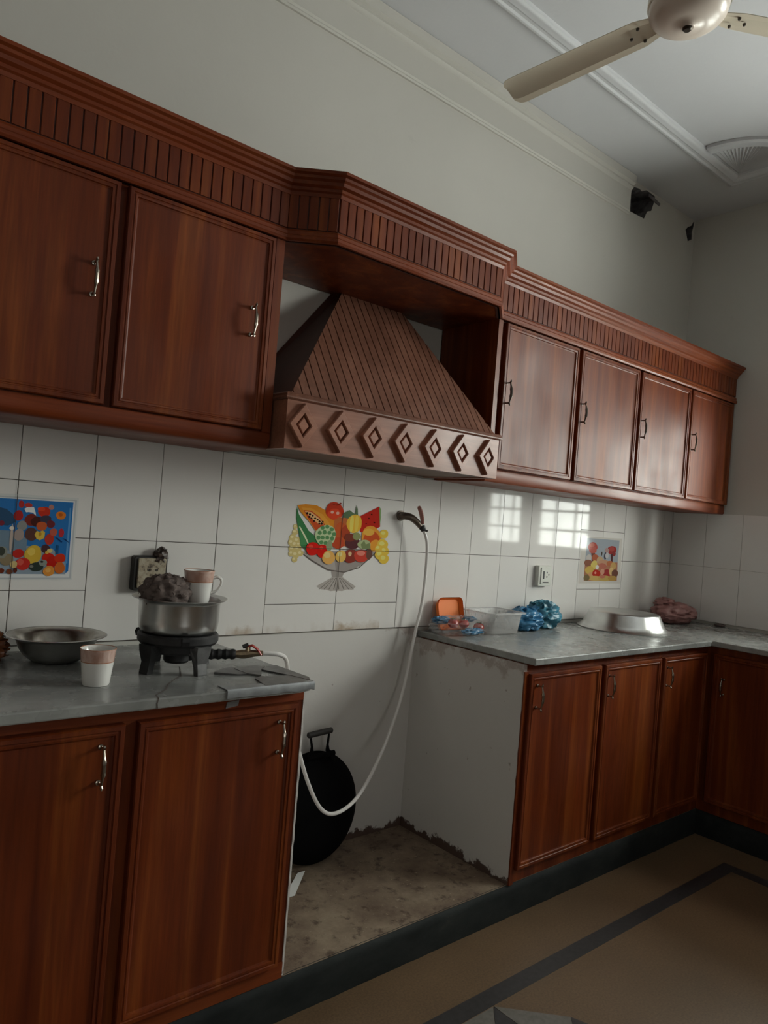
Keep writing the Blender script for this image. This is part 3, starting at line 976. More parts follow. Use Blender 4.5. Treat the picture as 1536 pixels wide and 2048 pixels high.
FLOWER_PRINT = [
    ('p', [(-0.928, 1.317), (-0.843, 1.32), (-0.803, 1.322), (-0.639, 1.323), (-0.64, 1.09), (-0.825, 1.089), (-0.923, 1.091)], '#d4d4d2'),
    ('p', [(-0.926, 1.314), (-0.842, 1.314), (-0.644, 1.317), (-0.644, 1.094), (-0.825, 1.092), (-0.92, 1.094)], '#b9bcc0'),
    ('p', [(-0.924, 1.311), (-0.842, 1.31), (-0.649, 1.314), (-0.648, 1.097), (-0.825, 1.095), (-0.919, 1.098)], '#d9dadb'),
    ('p', [(-0.922, 1.307), (-0.842, 1.308), (-0.653, 1.31), (-0.653, 1.189), (-0.652, 1.115), (-0.661, 1.107), (-0.826, 1.105), (-0.918, 1.106)], '#2a6fb0'),
    ('p', [(-0.919, 1.162), (-0.784, 1.184), (-0.7, 1.178), (-0.66, 1.137), (-0.659, 1.106), (-0.826, 1.105), (-0.918, 1.106)], '#8b9aa8'),
    ('p', [(-0.84, 1.283), (-0.824, 1.28), (-0.807, 1.267), (-0.797, 1.247), (-0.817, 1.235), (-0.836, 1.236), (-0.869, 1.257)], '#2b4d6e'),
    ('p', [(-0.851, 1.223), (-0.811, 1.222), (-0.766, 1.202), (-0.767, 1.17), (-0.815, 1.169), (-0.863, 1.181)], '#6f8496'),
    ('p', [(-0.662, 1.294), (-0.658, 1.294), (-0.657, 1.207), (-0.656, 1.137), (-0.662, 1.137)], '#5b93c8'),
    ('e', -0.788, 1.295, 0.0071, 0.01, 0, '#a83230'),
    ('e', -0.77, 1.294, 0.01, 0.006, 0, '#b43a30'),
    ('e', -0.793, 1.264, 0.012, 0.014, 0, '#a82a28'),
    ('e', -0.728, 1.278, 0.016, 0.014, 0, '#c0321f'),
    ('e', -0.736, 1.285, 0.01, 0.006, 0, '#d8482a'),
    ('e', -0.684, 1.271, 0.013, 0.012, 0, '#d87a28'),
    ('e', -0.685, 1.273, 0.006, 0.005, 0, '#b85a1c'),
    ('e', -0.711, 1.292, 0.007, 0.007, 0, '#b07a70'),
    ('e', -0.76, 1.254, 0.017, 0.016, 0, '#7a2a22'),
    ('e', -0.746, 1.25, 0.015, 0.014, 0, '#4a221e'),
    ('e', -0.723, 1.258, 0.015, 0.011, 0, '#3d3a4a'),
    ('e', -0.732, 1.238, 0.014, 0.013, 0, '#c05a30'),
    ('e', -0.709, 1.245, 0.011, 0.011, 0, '#6a2a30'),
    ('e', -0.757, 1.215, 0.017, 0.018, 0, '#5a3a34'),
    ('e', -0.782, 1.237, 0.013, 0.013, 0, '#8a8a88'),
    ('e', -0.788, 1.212, 0.013, 0.016, 0, '#a0908a'),
    ('e', -0.709, 1.203, 0.012, 0.016, 0, '#b83a2c'),
    ('e', -0.7, 1.223, 0.01, 0.011, 0, '#b85a48'),
    ('e', -0.679, 1.222, 0.007, 0.013, 0, '#b03038'),
    ('e', -0.717, 1.176, 0.012, 0.012, 0, '#4a3036'),
    ('e', -0.806, 1.201, 0.004, 0.0381, 0, '#b9aaa0'),
    ('e', -0.807, 1.229, 0.006, 0.005, 0, '#e0d8cc'),
    ('e', -0.786, 1.161, 0.015, 0.012, 0, '#b82a22'),
    ('e', -0.833, 1.241, 0.0071, 0.0071, 0, '#7a2a38'),
    ('e', -0.861, 1.25, 0.013, 0.012, 0, '#b03a30'),
    ('e', -0.885, 1.262, 0.011, 0.011, 0, '#c0402a'),
    ('e', -0.874, 1.222, 0.014, 0.013, 0, '#8a3030'),
    ('e', -0.898, 1.231, 0.009, 0.01, 0, '#d07a30'),
    ('p', [(-0.78, 1.283), (-0.773, 1.288), (-0.756, 1.289), (-0.751, 1.275), (-0.749, 1.266), (-0.758, 1.274), (-0.768, 1.275), (-0.775, 1.274)], '#e8e8ea'),
    ('p', [(-0.749, 1.214), (-0.744, 1.225), (-0.736, 1.222), (-0.729, 1.227), (-0.722, 1.222), (-0.723, 1.206), (-0.734, 1.199), (-0.743, 1.203)], '#d8b64a'),
    ('e', -0.735, 1.216, 0.0041, 0.0061, 0, '#b88a2c'),
    ('p', [(-0.695, 1.209), (-0.688, 1.208), (-0.674, 1.197), (-0.677, 1.195)], '#1b3a6a'),
    ('p', [(-0.674, 1.207), (-0.667, 1.206), (-0.654, 1.194), (-0.658, 1.196)], '#1b3a6a'),
    ('p', [(-0.689, 1.189), (-0.683, 1.186), (-0.683, 1.164), (-0.69, 1.16)], '#20527e'),
    ('e', -0.748, 1.16, 0.022, 0.0251, 0, '#d0ab3c'),
    ('e', -0.753, 1.167, 0.01, 0.011, 0, '#e0c158'),
    ('e', -0.772, 1.133, 0.018, 0.018, 0, '#c03028'),
    ('e', -0.779, 1.138, 0.008, 0.0091, 0, '#d0564a'),
    ('e', -0.708, 1.152, 0.017, 0.013, 0, '#c42418'),
    ('e', -0.699, 1.14, 0.014, 0.016, 0, '#b81f16'),
    ('e', -0.677, 1.151, 0.015, 0.013, 0, '#c8321c'),
    ('e', -0.737, 1.126, 0.019, 0.013, 0, '#2f3a34'),
    ('e', -0.721, 1.137, 0.011, 0.009, 0, '#8a9088'),
    ('e', -0.724, 1.14, 0.004, 0.003, 0, '#30302c'),
    ('e', -0.75, 1.127, 0.005, 0.004, 0, '#7a7a72'),
    ('e', -0.676, 1.124, 0.014, 0.016, 0, '#c9672c'),
    ('e', -0.704, 1.115, 0.015, 0.014, 0, '#d98f3e'),
    ('e', -0.706, 1.117, 0.007, 0.0061, 0, '#e6a95c'),
    ('e', -0.706, 1.171, 0.0071, 0.0061, 0, '#d8c07a'),
    ('e', -0.713, 1.166, 0.005, 0.004, 0, '#d8a848'),
    ('e', -0.824, 1.114, 0.007, 0.007, 0, '#6a3020'),
    ('e', -0.804, 1.112, 0.008, 0.0071, 0, '#7a4028'),
    ('e', -0.79, 1.116, 0.0051, 0.0071, 0, '#5a2a1e'),
    ('e', -0.813, 1.144, 0.017, 0.016, 0, '#8a7a60'),
    ('e', -0.795, 1.131, 0.009, 0.01, 0, '#c9b27a'),
    ('e', -0.827, 1.163, 0.014, 0.0171, 0, '#8a8a80'),
    ('e', -0.828, 1.166, 0.009, 0.012, 0, '#3c4038'),
    ('e', -0.847, 1.129, 0.017, 0.018, 0, '#c05a2c'),
    ('e', -0.875, 1.132, 0.017, 0.019, 0, '#b82a20'),
    ('e', -0.897, 1.125, 0.013, 0.015, 0, '#d0a03c'),
]
CORNER_PRINT = [
    ('p', [(1.794, 1.326), (2.179, 1.33), (2.19, 1.089), (1.798, 1.088)], '#cfc9c2'),
    ('p', [(1.858, 1.32), (2.155, 1.319), (2.153, 1.214), (2.157, 1.103), (1.856, 1.103), (1.855, 1.207)], '#9aa0a8'),
    ('p', [(1.854, 1.195), (2.151, 1.202), (2.156, 1.152), (2.157, 1.103), (1.856, 1.103)], '#a8735a'),
    ('e', 1.913, 1.277, 0.042, 0.0232, 0, '#a8463e'),
    ('e', 1.916, 1.26, 0.034, 0.0173, 0, '#b0554a'),
    ('e', 1.904, 1.285, 0.024, 0.01, 0, '#c06a58'),
    ('e', 2.09, 1.265, 0.043, 0.0233, 0, '#96302f'),
    ('e', 2.086, 1.271, 0.025, 0.0132, 0, '#a84440'),
    ('e', 2.043, 1.261, 0.02, 0.0151, 0, '#a88a86'),
    ('e', 2.106, 1.247, 0.022, 0.0132, 0, '#8a3030'),
    ('p', [(1.902, 1.244), (1.938, 1.245), (1.934, 1.203), (1.915, 1.202)], '#6a4038'),
    ('p', [(2.079, 1.243), (2.101, 1.244), (2.104, 1.201), (2.087, 1.2)], '#503034'),
    ('e', 1.885, 1.22, 0.023, 0.0173, 0, '#c0b8b4'),
    ('e', 1.883, 1.193, 0.036, 0.0181, 0, '#8a5a48'),
    ('e', 1.942, 1.221, 0.031, 0.0182, 0, '#a85a40'),
    ('e', 1.986, 1.21, 0.032, 0.0182, 0, '#b89a78'),
    ('e', 2.031, 1.233, 0.013, 0.0182, 0, '#4a4a54'),
    ('e', 2.047, 1.236, 0.016, 0.0151, 0, '#b8b4b8'),
    ('e', 1.997, 1.244, 0.006, 0.011, 0, '#4a4038'),
    ('e', 2.02, 1.196, 0.049, 0.0182, 0, '#b88a70'),
    ('e', 2.08, 1.194, 0.033, 0.0151, 0, '#b06a4a'),
    ('e', 2.011, 1.18, 0.038, 0.0151, 0, '#b06858'),
    ('e', 2.112, 1.182, 0.028, 0.0191, 0, '#c09a60'),
    ('e', 1.936, 1.185, 0.029, 0.0222, 0, '#d0ba68'),
    ('e', 1.898, 1.157, 0.039, 0.0212, 0, '#c8a858'),
    ('e', 1.964, 1.173, 0.015, 0.0122, 0, '#d8d4cc'),
    ('e', 1.916, 1.136, 0.026, 0.012, 0, '#c8946a'),
    ('e', 1.96, 1.141, 0.037, 0.0191, 0, '#b02c20'),
    ('e', 1.952, 1.144, 0.009, 0.0061, 0, '#e08a78'),
    ('e', 2.054, 1.141, 0.036, 0.0222, 0, '#9a3030'),
    ('e', 2.015, 1.15, 0.019, 0.0161, 0, '#c8907a'),
    ('e', 2.097, 1.154, 0.021, 0.0222, 0, '#d0ae78'),
    ('e', 2.132, 1.142, 0.031, 0.0222, 0, '#6a4438'),
    ('e', 1.956, 1.116, 0.074, 0.0122, 0, '#c0a060'),
    ('e', 1.877, 1.118, 0.026, 0.0151, 0, '#7a6848'),
    ('e', 2.041, 1.116, 0.061, 0.0141, 0, '#b89a58'),
    ('e', 2.113, 1.117, 0.042, 0.0132, 0, '#b08a4a'),
    ('e', 2.018, 1.125, 0.027, 0.0091, 0, '#b8705a'),
]


# ================================================================== PRINTED TILE MURALS
def ink(h, k):
    return [min(.8, c * k) for c in lin(h)]


def mural(name, shapes, k, label, xlim, zlim, seams=()):
    mb = MB()
    shapes = list(shapes) + [('p', q, '#4a423c') for q in seams]
    base = -.0006
    d = .000025
    for i, s in enumerate(shapes):
        y = base - d * i
        mb.ink = ink(s[-1], k)
        if s[0] == 'e':
            _, cx, cz, rx, rz, rot, _c = s
            n = 18
            pts = [(cx + rx * (1 + .05 * math.sin(3 * a + i)) * math.cos(a), cz + rz * (1 + .05 * math.cos(2 * a + i)) * math.sin(a)) for a in [2 * PI * q / n for q in range(n)]]
        else:
            pts = s[1]
        pts = [(min(max(x, xlim[0]), xlim[1]), min(max(z, zlim[0]), zlim[1])) for x, z in pts]
        mb.add([(x, y, z) for x, z in pts], [tuple(range(len(pts)))], 0)
    mb.ink = None
    o = mb.build(name, 'print', None, smooth=False, fix=False)
    tag(o, label, 'tile mural')
    return o


mural('tile_mural', FRUIT_BOWL_PRINT, 1.08, 'printed fruit bowl on a footed glass dish spread over four white wall tiles', (0, .6), (1.0, 1.42), ([(.2989, 1.053), (.3011, 1.053), (.3011, 1.345), (.2989, 1.345)], [(.045, 1.2091), (.57, 1.2091), (.57, 1.2109), (.045, 1.2109)]))
mural('tile_mural', FLOWER_PRINT, 1.0, 'blue printed tile picture of flowers and fruit at the left edge of the wall', (-.985, -.61), (1.064, 1.356), ([(-.8009, 1.07), (-.7992, 1.07), (-.7992, 1.35), (-.8009, 1.35)],))
mural('tile_mural', CORNER_PRINT, 1.0, 'small printed tile picture of fruit beside the right-hand white socket', (1.81, 2.19), (1.06, 1.36))


# ================================================================== CABINETS
def frame_fn(o, ux, n):
    o, ux, n = Vector(o), Vector(ux), Vector(n)
    uz = V(0, 0, 1)
    return lambda u, v, w: o + ux * u + uz * v + n * w


def door(parent, o, ux, n, w, h, hu, hv, metal, t=.018, hl=.080):
    """slab with a moulded edge strip; a bow handle hangs at hu, hv (its lower end)"""
    F = frame_fn(o, ux, n)
    mb = MB()
    prof = [(0, 0), (0, t), (.0025, t + .0035), (.011, t + .004), (.0125, t + .0015), (.015, t + .0015), (.0165, t + .003), (.021, t + .002), (.0225, t - .002), (.026, t - .0035)]
    R = []
    for d, z in prof:
        R.append([F(d, d, z), F(w - d, d, z), F(w - d, h - d, z), F(d, h - d, z)])
    mb.rings(R, True, True, True)
    dd = mb.build('door', 'wood', parent, angle=20)
    hb = MB()
    pts, rad = [], []
    for k in range(13):
        q = k / 12
        pts.append(F(hu, hv + hl * q, t + .020 + .008 * math.sin(PI * q)))
        rad.append(.0026 + .0026 * math.sin(PI * q) ** 2 + (.0016 if k in (4, 8) else 0))
    hb.tube(pts, rad, 8)
    for q in (0.02, .98):
        z = hv + hl * q
        hb.tube([F(hu, z, t - .004), F(hu, z, t + .002), F(hu, z, t + .003), F(hu, z, t + .021)], [.006, .006, .003, .003], 8)
        e = -1 if q < .5 else 1
        hb.tube([F(hu, z, t + .020), F(hu, z + e * .006, t + .023), F(hu, z + e * .010, t + .024)], [.003, .0038, .0016], 8)
    hb.build('handle', metal, dd)
    return dd


def cornice_box(p0, p1, z0, z1, spacing, gap, out, mb):
    a, b = V(p0[0], p0[1], 0), V(p1[0], p1[1], 0)
    L = (b - a).length
    d = (b - a) / L
    n = V(d.y, -d.x, 0)
    k = max(1, round(L / spacing))
    s = L / k
    for i in range(k):
        u0, u1 = i * s + gap / 2, (i + 1) * s - gap / 2
        c = .0012
        pts = [(u0, 0), (u0, out - c), (u0 + c, out), (u1 - c, out), (u1, out - c), (u1, 0)]
        bot = [a + d * u + n * w + V(0, 0, z0) for u, w in pts]
        top = [p + V(0, 0, z1 - z0) for p in bot]
        mb.hexa(bot, top)


CP = [(-1.60, -.306), (-.215, -.306), (-.100, -.398), (.620, -.398), (.735, -.306), (2.70, -.306)]
CROWN = [(-.01, 2.252), (.006, 2.252), (.009, 2.262), (.015, 2.266), (.016, 2.274), (.026, 2.279), (.029, 2.288), (.037, 2.293), (.039, 2.300), (.048, 2.304), (.048, 2.313), (-.01, 2.313)]
BASEM = [(-.006, 2.118), (.009, 2.118), (.013, 2.124), (.013, 2.132), (.008, 2.137), (.008, 2.146), (.003, 2.153), (-.006, 2.156)]
BACK = [(-.014, 2.118), (0, 2.118), (0, 2.31), (-.014, 2.31)]


def frieze(parent, i0, i1):
    m = MB()
    sweep(m, CP, BACK, i0, i1)
    m.build('frieze_back', 'wood_dark', parent, smooth=False)
    m = MB()
    for i in range(i0, i1):
        cornice_box(CP[i], CP[i + 1], 2.156, 2.254, .0305, .0034, .0045, m)
    m.build('frieze_boards', 'wood', parent, smooth=False)
    m = MB()
    sweep(m, CP, CROWN, i0, i1)
    m.build('crown_moulding', 'wood_trim', parent, angle=20)
    m = MB()
    sweep(m, CP, BASEM, i0, i1)
    m.build('base_moulding', 'wood_trim', parent, angle=20)


DX, DN = (1, 0, 0), (0, -1, 0)
# ---- wall cabinet left of the hood
wl = thing('wall_cabinet', (-.90, -.15, 1.508), 'varnished reddish wall cabinet with grooved frieze to the left of the range hood', 'kitchen cabinet', 'fitted wooden wall cabinets')
m = MB()
m.box(-1.60, -.2155, -.290, -.0015, 1.515, 2.118)
m.box(-1.60, -.2155, -.292, -.0015, 2.118, 2.30)
m.build('carcass', 'wood', wl, smooth=False)
m = MB()
m.box(-.243, -.2150, -.303, -.288, 1.556, 2.119)
m.build('stile', 'wood', wl, smooth=False)
m = MB()
R = [[V(x, y, z) for y, z in ((-.285, 1.556), (-.300, 1.556), (-.303, 1.548), (-.302, 1.524), (-.296, 1.512), (-.285, 1.507), (-.02, 1.507), (-.02, 1.515), (-.285, 1.516))] for x in (-1.60, -.2145)]
m.rings(R, True, True, True)
m.build('bottom_rail', 'wood_trim', wl, angle=40)
for x0, x1, hx in ((-1.585, -1.145, .40), (-1.125, -.697, .378), (-.676, -.248, .368)):
    door(wl, (x0, -.2905, 1.560), DX, DN, x1 - x0, 2.114 - 1.560, hx, .260, 'chrome')
frieze(wl, 0, 1)

# ---- wall cabinet right of the hood
wr = thing('wall_cabinet', (1.72, -.15, 1.508), 'wall cabinet with four pale shining doors between the range hood and the corner', 'kitchen cabinet', 'fitted wooden wall cabinets')
m = MB()
m.box(.735, 2.699, -.288, -.0015, 1.515, 2.118)
m.box(.735, 2.699, -.290, -.0015, 2.118, 2.30)
m.build('carcass', 'wood', wr, smooth=False)
m = MB()
m.box(.7345, .757, -.303, -.286, 1.556, 2.119)
m.build('stile', 'wood', wr, smooth=False)
m = MB()
R = [[V(x, y, z) for y, z in ((-.285, 1.556), (-.290, 1.556), (-.293, 1.550), (-.293, 1.512), (-.288, 1.506), (-.02, 1.506), (-.02, 1.515), (-.285, 1.516))] for x in (.734, 2.695)]
m.rings(R, True, True, True)
m.build('bottom_rail', 'wood_trim', wr, angle=40)
for x0, x1 in ((.778, 1.245), (1.268, 1.726), (1.745, 2.214), (2.230, 2.690)):
    door(wr, (x0, -.2885, 1.558), DX, DN, x1 - x0, 2.114 - 1.558, .020, .250, 'bronze')
frieze(wr, 4, 5)

# ---- canopy bridging both cabinets above the hood
ca = thing('canopy', (.26, -.2, 2.118), 'projecting wooden canopy with grooved boards and canted ends above the range hood', 'canopy')
m = MB()
poly = [(-.2145, -.002), (-.2145, -.300), (-.100, -.392), (.620, -.392), (.7335, -.300), (.7335, -.002)]
m.hexa([(x, y, 2.119) for x, y in poly], [(x, y, 2.128) for x, y in poly])
m.build('soffit', 'wood', ca, smooth=False)
m = MB()
m.hexa([(x, y, 2.292) for x, y in poly], [(x, y, 2.30) for x, y in poly])
m.build('top_board', 'wood', ca, smooth=False)
frieze(ca, 1, 4)

# ---- range hood
ho = thing('range_hood', (.25, -.19, 1.515), 'tapering wooden range hood with slanted boards and a band of carved diamonds', 'range hood')
HX0, HX1, HY = -.207, .706, -.372
BL, BR, TL, TR = (HX0 + .004, HY + .004), (HX1 - .006, HY + .004), (.190, -.034), (.478, -.034)
zb, zt = 1.655, 2.1185
m = MB()
m.hexa([(BL[0], BL[1], zb), (BR[0], BR[1], zb), (BR[0], -.001, zb), (BL[0], -.001, zb)],
       [(TL[0], TL[1], zt), (TR[0], TR[1], zt), (TR[0] + .01, -.001, zt), (TL[0] - .02, -.001, zt)])
m.build('hood_shell', 'wood_dark', ho, smooth=False)


def clip(poly, f):
    out = []
    for i in range(len(poly)):
        a, b = poly[i], poly[(i + 1) % len(poly)]
        fa, fb = f(a), f(b)
        if fa >= 0:
            out.append(a)
        if fa * fb < 0:
            q = fa / (fa - fb)
            out.append((a[0] + (b[0] - a[0]) * q, a[1] + (b[1] - a[1]) * q))
    return out


m = MB()
nrm = V(0, -(zt - zb), -(TL[1] - BL[1])).normalized()
nrm = V(0, -(zt - zb), (TL[1] - BL[1])).normalized()
xs = HX0 - .1
sk = .03
while xs < HX1 + .2:
    st = [(xs, 0), (xs + .0275, 0), (xs + .0275 + sk, 1), (xs + sk, 1)]
    st = clip(st, lambda p: p[0] - (BL[0] + (TL[0] - BL[0]) * p[1]))
    st = clip(st, lambda p: (BR[0] + (TR[0] - BR[0]) * p[1]) - p[0]) if len(st) > 2 else st
    if len(st) > 2:
        P = [V(x, BL[1] + (TL[1] - BL[1]) * q, zb + (zt - zb) * q) for x, q in st]
        m.hexa(P, [p + nrm * .006 for p in P])
    xs += .0315
m.build('front_boards', 'wood_hood', ho, smooth=False)
m = MB()
m.box(HX0, HX1, HY, HY + .018, 1.512, 1.655)
m.box(HX0, HX0 + .018, HY + .018, -.001, 1.512, 1.655)
m.box(HX1 - .018, HX1, HY + .018, -.001, 1.512, 1.655)
m.build('band', 'wood_band', ho, smooth=False)
m = MB()
sweep(m, [(HX0, -.002), (HX0, HY), (HX1, HY), (HX1, -.002)], [(-.02, 1.653), (.004, 1.653), (.009, 1.657), (.009, 1.661), (.005, 1.665), (.007, 1.670), (.002, 1.674), (-.02, 1.674)])
m.build('band_moulding', 'wood_hood', ho, angle=20)
m = MB()
m.box(HX0 + .018, HX1 - .018, HY + .018, -.001, 1.516, 1.524)
m.build('underside', 'ply', ho, smooth=False)
for cx in (-.155, -.020, .110, .241, .373, .506, .640):
    m = MB()
    cz = 1.583

    def dia(rx, rz, y):
        return [V(cx + rx, y, cz), V(cx, y, cz + rz), V(cx - rx, y, cz), V(cx, y, cz - rz)]
    m.rings([dia(.050, .064, HY), dia(.050, .064, HY - .013), dia(.047, .060, HY - .016), dia(.029, .037, HY - .016), dia(.026, .033, HY - .013), dia(.026, .033, HY - .0005)], True, False, False)
    m.rings([dia(.019, .024, HY), dia(.019, .024, HY - .011), dia(.016, .020, HY - .013)], True, False, True)
    m.build('diamond_ornament', 'wood_band', ho, smooth=False)

# ---- base unit left of the niche
bl = thing('base_cabinet', (-.9, -.28, .1085), 'reddish varnished base cabinet left of the niche under the chipped marble worktop', 'kitchen cabinet', 'fitted wooden base cabinets')
m = MB()
m.box(-1.98, -.2005, -.556, -.02, .1095, .870)
m.build('carcass', 'wood', bl, smooth=False)
m = MB()
m.box(-1.98, -.2005, -.5585, -.5565, .8405, .8705)
m.build('top_rail', 'wood_trim', bl, smooth=False)
m = MB()
m.box(-1.98, -.2005, -.560, -.5565, .1095, .150)
m.build('bottom_rail', 'wood_trim', bl, smooth=False)
for x0, x1, hx in ((-1.56, -1.13, .37), (-1.105, -.681, .373), (-.650, -.226, .369)):
    door(bl, (x0, -.557, .155), DX, DN, x1 - x0, .838 - .155, hx, .562, 'chrome')

# ---- base unit right of the niche
br = thing('base_cabinet', (1.38, -.28, .1085), 'wooden base cabinet with three doors right of the whitewashed niche', 'kitchen cabinet', 'fitted wooden base cabinets')
m = MB()
m.box(.7315, 2.06, -.556, -.02, .1095, .870)
m.build('carcass', 'wood', br, smooth=False)
m = MB()
m.box(.7145, .734, -.566, -.5565, .1095, .845)
m.build('stile', 'wood', br, smooth=False)
for x0, x1 in ((.736, 1.168), (1.197, 1.616), (1.643, 2.030)):
    door(br, (x0, -.557, .160), DX, DN, x1 - x0, .838 - .160, .040 if x0 < .8 else .026, .557, 'chrome')

# ---- return unit along the right wall
bt = thing('base_cabinet', (2.38, -1.2, .1085), 'shadowed base cabinet turning along the right wall under the window', 'kitchen cabinet', 'fitted wooden base cabinets')
m = MB()
m.box(2.0605, 2.699, -2.35, -.557, .1095, .870)
m.build('carcass', 'wood', bt, smooth=False)
for y0, y1 in ((-.60, -1.04), (-1.06, -1.50), (-1.52, -1.96)):
    door(bt, (2.060, y0, .160), (0, -1, 0), (-1, 0, 0), abs(y1 - y0), .838 - .160, .050, .500, 'chrome', hl=.07)

# ================================================================== WORKTOPS
EDGE = [(-.02, 0), (-.004, 0), (0, .004), (0, .021), (-.003, .025), (-.02, .025)]


def bevelled(o, w=.004):
    md = o.modifiers.new('bevel', 'BEVEL')
    md.width = w
    md.segments = 2
    md.limit_method = 'ANGLE'
    return o


m = MB()
cr = [(-.445, -.32), (-.487, -.422), (-.512, -.445), (-.555, -.496), (-.575, -.535), (-.617, -.575), (-.622, -.600)]
pl = [(-2.0, 0), (-2.0, -.600), (-.240, -.600), (-.203, -.590), (-.188, -.560), (-.190, 0)]
m.hexa([(x, y, .871) for x, y in pl], [(x, y, CT) for x, y in pl])
w1 = bevelled(m.build('worktop', 'marble', None, smooth=False))
tag(w1, 'cracked grey marble worktop carrying the gas stove left of the niche', 'worktop')
m = MB()
rc = random.Random(4)
R = []
for i in range(len(cr)):
    x, y = cr[i]
    w = .0016 * (1 - .4 * (i == 0))
    R.append([V(x - w, y + w, CT + .0004), V(x + w, y - w * .3, CT + .0004)])
x, y = cr[-1]
R.append([V(x - .0016, -.6006, CT - .003), V(x + .0016, -.6006, CT - .003)])
R.append([V(x - .004, -.6006, .884), V(x - .001, -.6006, .884)])
R.append([V(x - .003, -.6006, .8715), V(x + .001, -.6006, .8715)])
m.rings(R, False)
m.build('crack', 'grout', w1, smooth=False, fix=False)

m = MB()
pl = [(.728, 0), (.728, -.595), (2.025, -.595), (2.025, -2.36), (2.699, -2.36), (2.699, 0)]
m.hexa([(x, y, .871) for x, y in pl], [(x, y, CT) for x, y in pl])
w2 = bevelled(m.build('worktop', 'marble', None, smooth=False))
tag(w2, 'L-shaped grey marble worktop with a bright front edge right of the niche', 'worktop')


# ================================================================== OBJECTS
def dup_tree(o, parent=None):
    c = o.copy()
    C.objects.link(c)
    if parent is not None:
        c.parent = parent
    for ch in list(o.children):
        dup_tree(ch, c)
    return c


# ---- ceiling fan
FX, FY, FZ = .492, -1.112, 2.735
fan = thing('ceiling_fan', (FX, FY, FZ - .02), 'cream ceiling fan with flat paddle blades hanging near the window', 'ceiling fan')
m = MB()
m.lathe([(.001, -.014), (.016, -.014), (.020, -.010), (.045, -.007), (.072, .000), (.090, .011), (.100, .024), (.1035, .036), (.1035, .044)], (FX, FY, FZ), 56, True)
m.build('motor_cover', 'fan_hub', fan, angle=40)
m = MB()
m.lathe([(.1035, .045), (.107, .048), (.107, .066), (.100, .076), (.070, .086), (.035, .092), (.028, .115), (.001, .116)], (FX, FY, FZ), 56, False, True)
m.build('motor_housing', 'fan', fan, angle=40)
m = MB()
m.lathe([(.001, -.021), (.009, -.021), (.013, -.017), (.013, -.011), (.001, -.010)], (FX, FY, FZ), 20, True, True)
m.build('bottom_screw', 'screw', fan)
m = MB()
m.lathe([(.012, .09), (.012, HC - FZ - .03), (.05, HC - FZ - .028), (.045, HC - FZ - .005), (.001, HC - FZ - .001)], (FX, FY, FZ), 20)
m.build('down_rod', 'fan', fan)
for ang in (93, -32, 213):
    a = math.radians(ang)
    d = V(math.cos(a), math.sin(a), 0)
    e = V(-d.y, d.x, 0)
    m = MB()
    R = []
    N = 48
    for i in range(N + 1):
        q = i / N
        r = .088 + (.597 - .088) * q
        wd = .044 + .010 * q
        if q > .93:
            s = (q - .93) / .07
            wd *= .62 + .38 * math.sqrt(max(0.0, 1 - s * s))
        if q < .1:
            wd *= .72 + .28 * (q / .1)
        pts = []
        for u, z in ((-1, .0), (-.55, -.001), (-.5, -.0005), (0, .003), (.5, .005), (1, .002)):
            pts.append(V(FX, FY, FZ + .028) + d * r + e * (wd * u) + V(0, 0, z + wd * u * .20))
        up = [p + V(0, 0, .0022) for p in pts]
        R.append(pts + list(reversed(up)))
    m.rings(R, True, True, True)
    bld = m.build('blade', 'fan', fan, angle=12)
    for r, u in ((.135, -.55), (.135, .55), (.165, 0)):
        s = MB()
        c = V(FX, FY, FZ + .026) + d * r + e * (.042 * u) + V(0, 0, .042 * u * .2 - .002)
        s.lathe([(.001, -.003), (.004, -.002), (.005, .003)], c, 10, True)
        s.build('screw', 'screw', bld)

# ---- gas stove
SX, SY = -.462, -.335
st = thing('gas_stove', (SX, SY, CT), 'small black cast-iron gas burner standing on the left marble worktop', 'gas stove')
m = MB()
m.lathe([(.058, .098), (.100, .098), (.104, .093), (.104, .078), (.098, .070), (.082, .068), (.080, .052), (.070, .046), (.058, .046)], (SX, SY, CT), 40)
m.rings([[V(SX + r * math.cos(2 * PI * k / 40), SY + r * math.sin(2 * PI * k / 40), CT + z) for k in range(40)] for r, z in ((.058, .046), (.058, .098))], True)
m.build('ring', 'iron', st)
dirs = [math.radians(a) for a in (-160, -78, 20, 100)]
for i, a in enumerate(dirs):
    m = MB()
    d = V(math.cos(a), math.sin(a), 0)
    e = V(-d.y, d.x, 0)
    c0 = V(SX, SY, CT)
    out = [(.074, .074), (.112, .074), (.110, .058), (.106, .03), (.111, .004), (.111, 0), (.094, 0), (.090, .02), (.082, .044), (.074, .052)]
    w = .017
    f0 = [c0 + d * r + V(0, 0, z) - e * (w * (1.25 if z > .05 else .85)) for r, z in out]
    f1 = [c0 + d * r + V(0, 0, z) + e * (w * (1.25 if z > .05 else .85)) for r, z in out]
    m.hexa(f0, f1)
    m.build('leg', 'iron' if i in (0, 3) else 'iron_lit', st, smooth=False)  # legs towards the light take the lighter iron copy
for a in (-120, 0, 120):
    m = MB()
    d = V(math.cos(math.radians(a + 15)), math.sin(math.radians(a + 15)), 0)
    e = V(-d.y, d.x, 0)
    c0 = V(SX, SY, CT)
    pts = [(.05, .0985), (.112, .0985), (.116, .090), (.112, .078), (.104, .080), (.104, .095), (.05, .094)]
    m.hexa([c0 + d * r + V(0, 0, z) - e * .009 for r, z in pts], [c0 + d * r + V(0, 0, z) + e * .009 for r, z in pts])
    m.build('pot_support', 'iron', st, smooth=False)
m = MB()
m.lathe([(.001, .018), (.030, .018), (.034, .024), (.034, .05), (.042, .058), (.042, .080), (.036, .086), (.001, .088)], (SX, SY, CT), 28, True, True)
m.build('burner_head', 'iron', st)
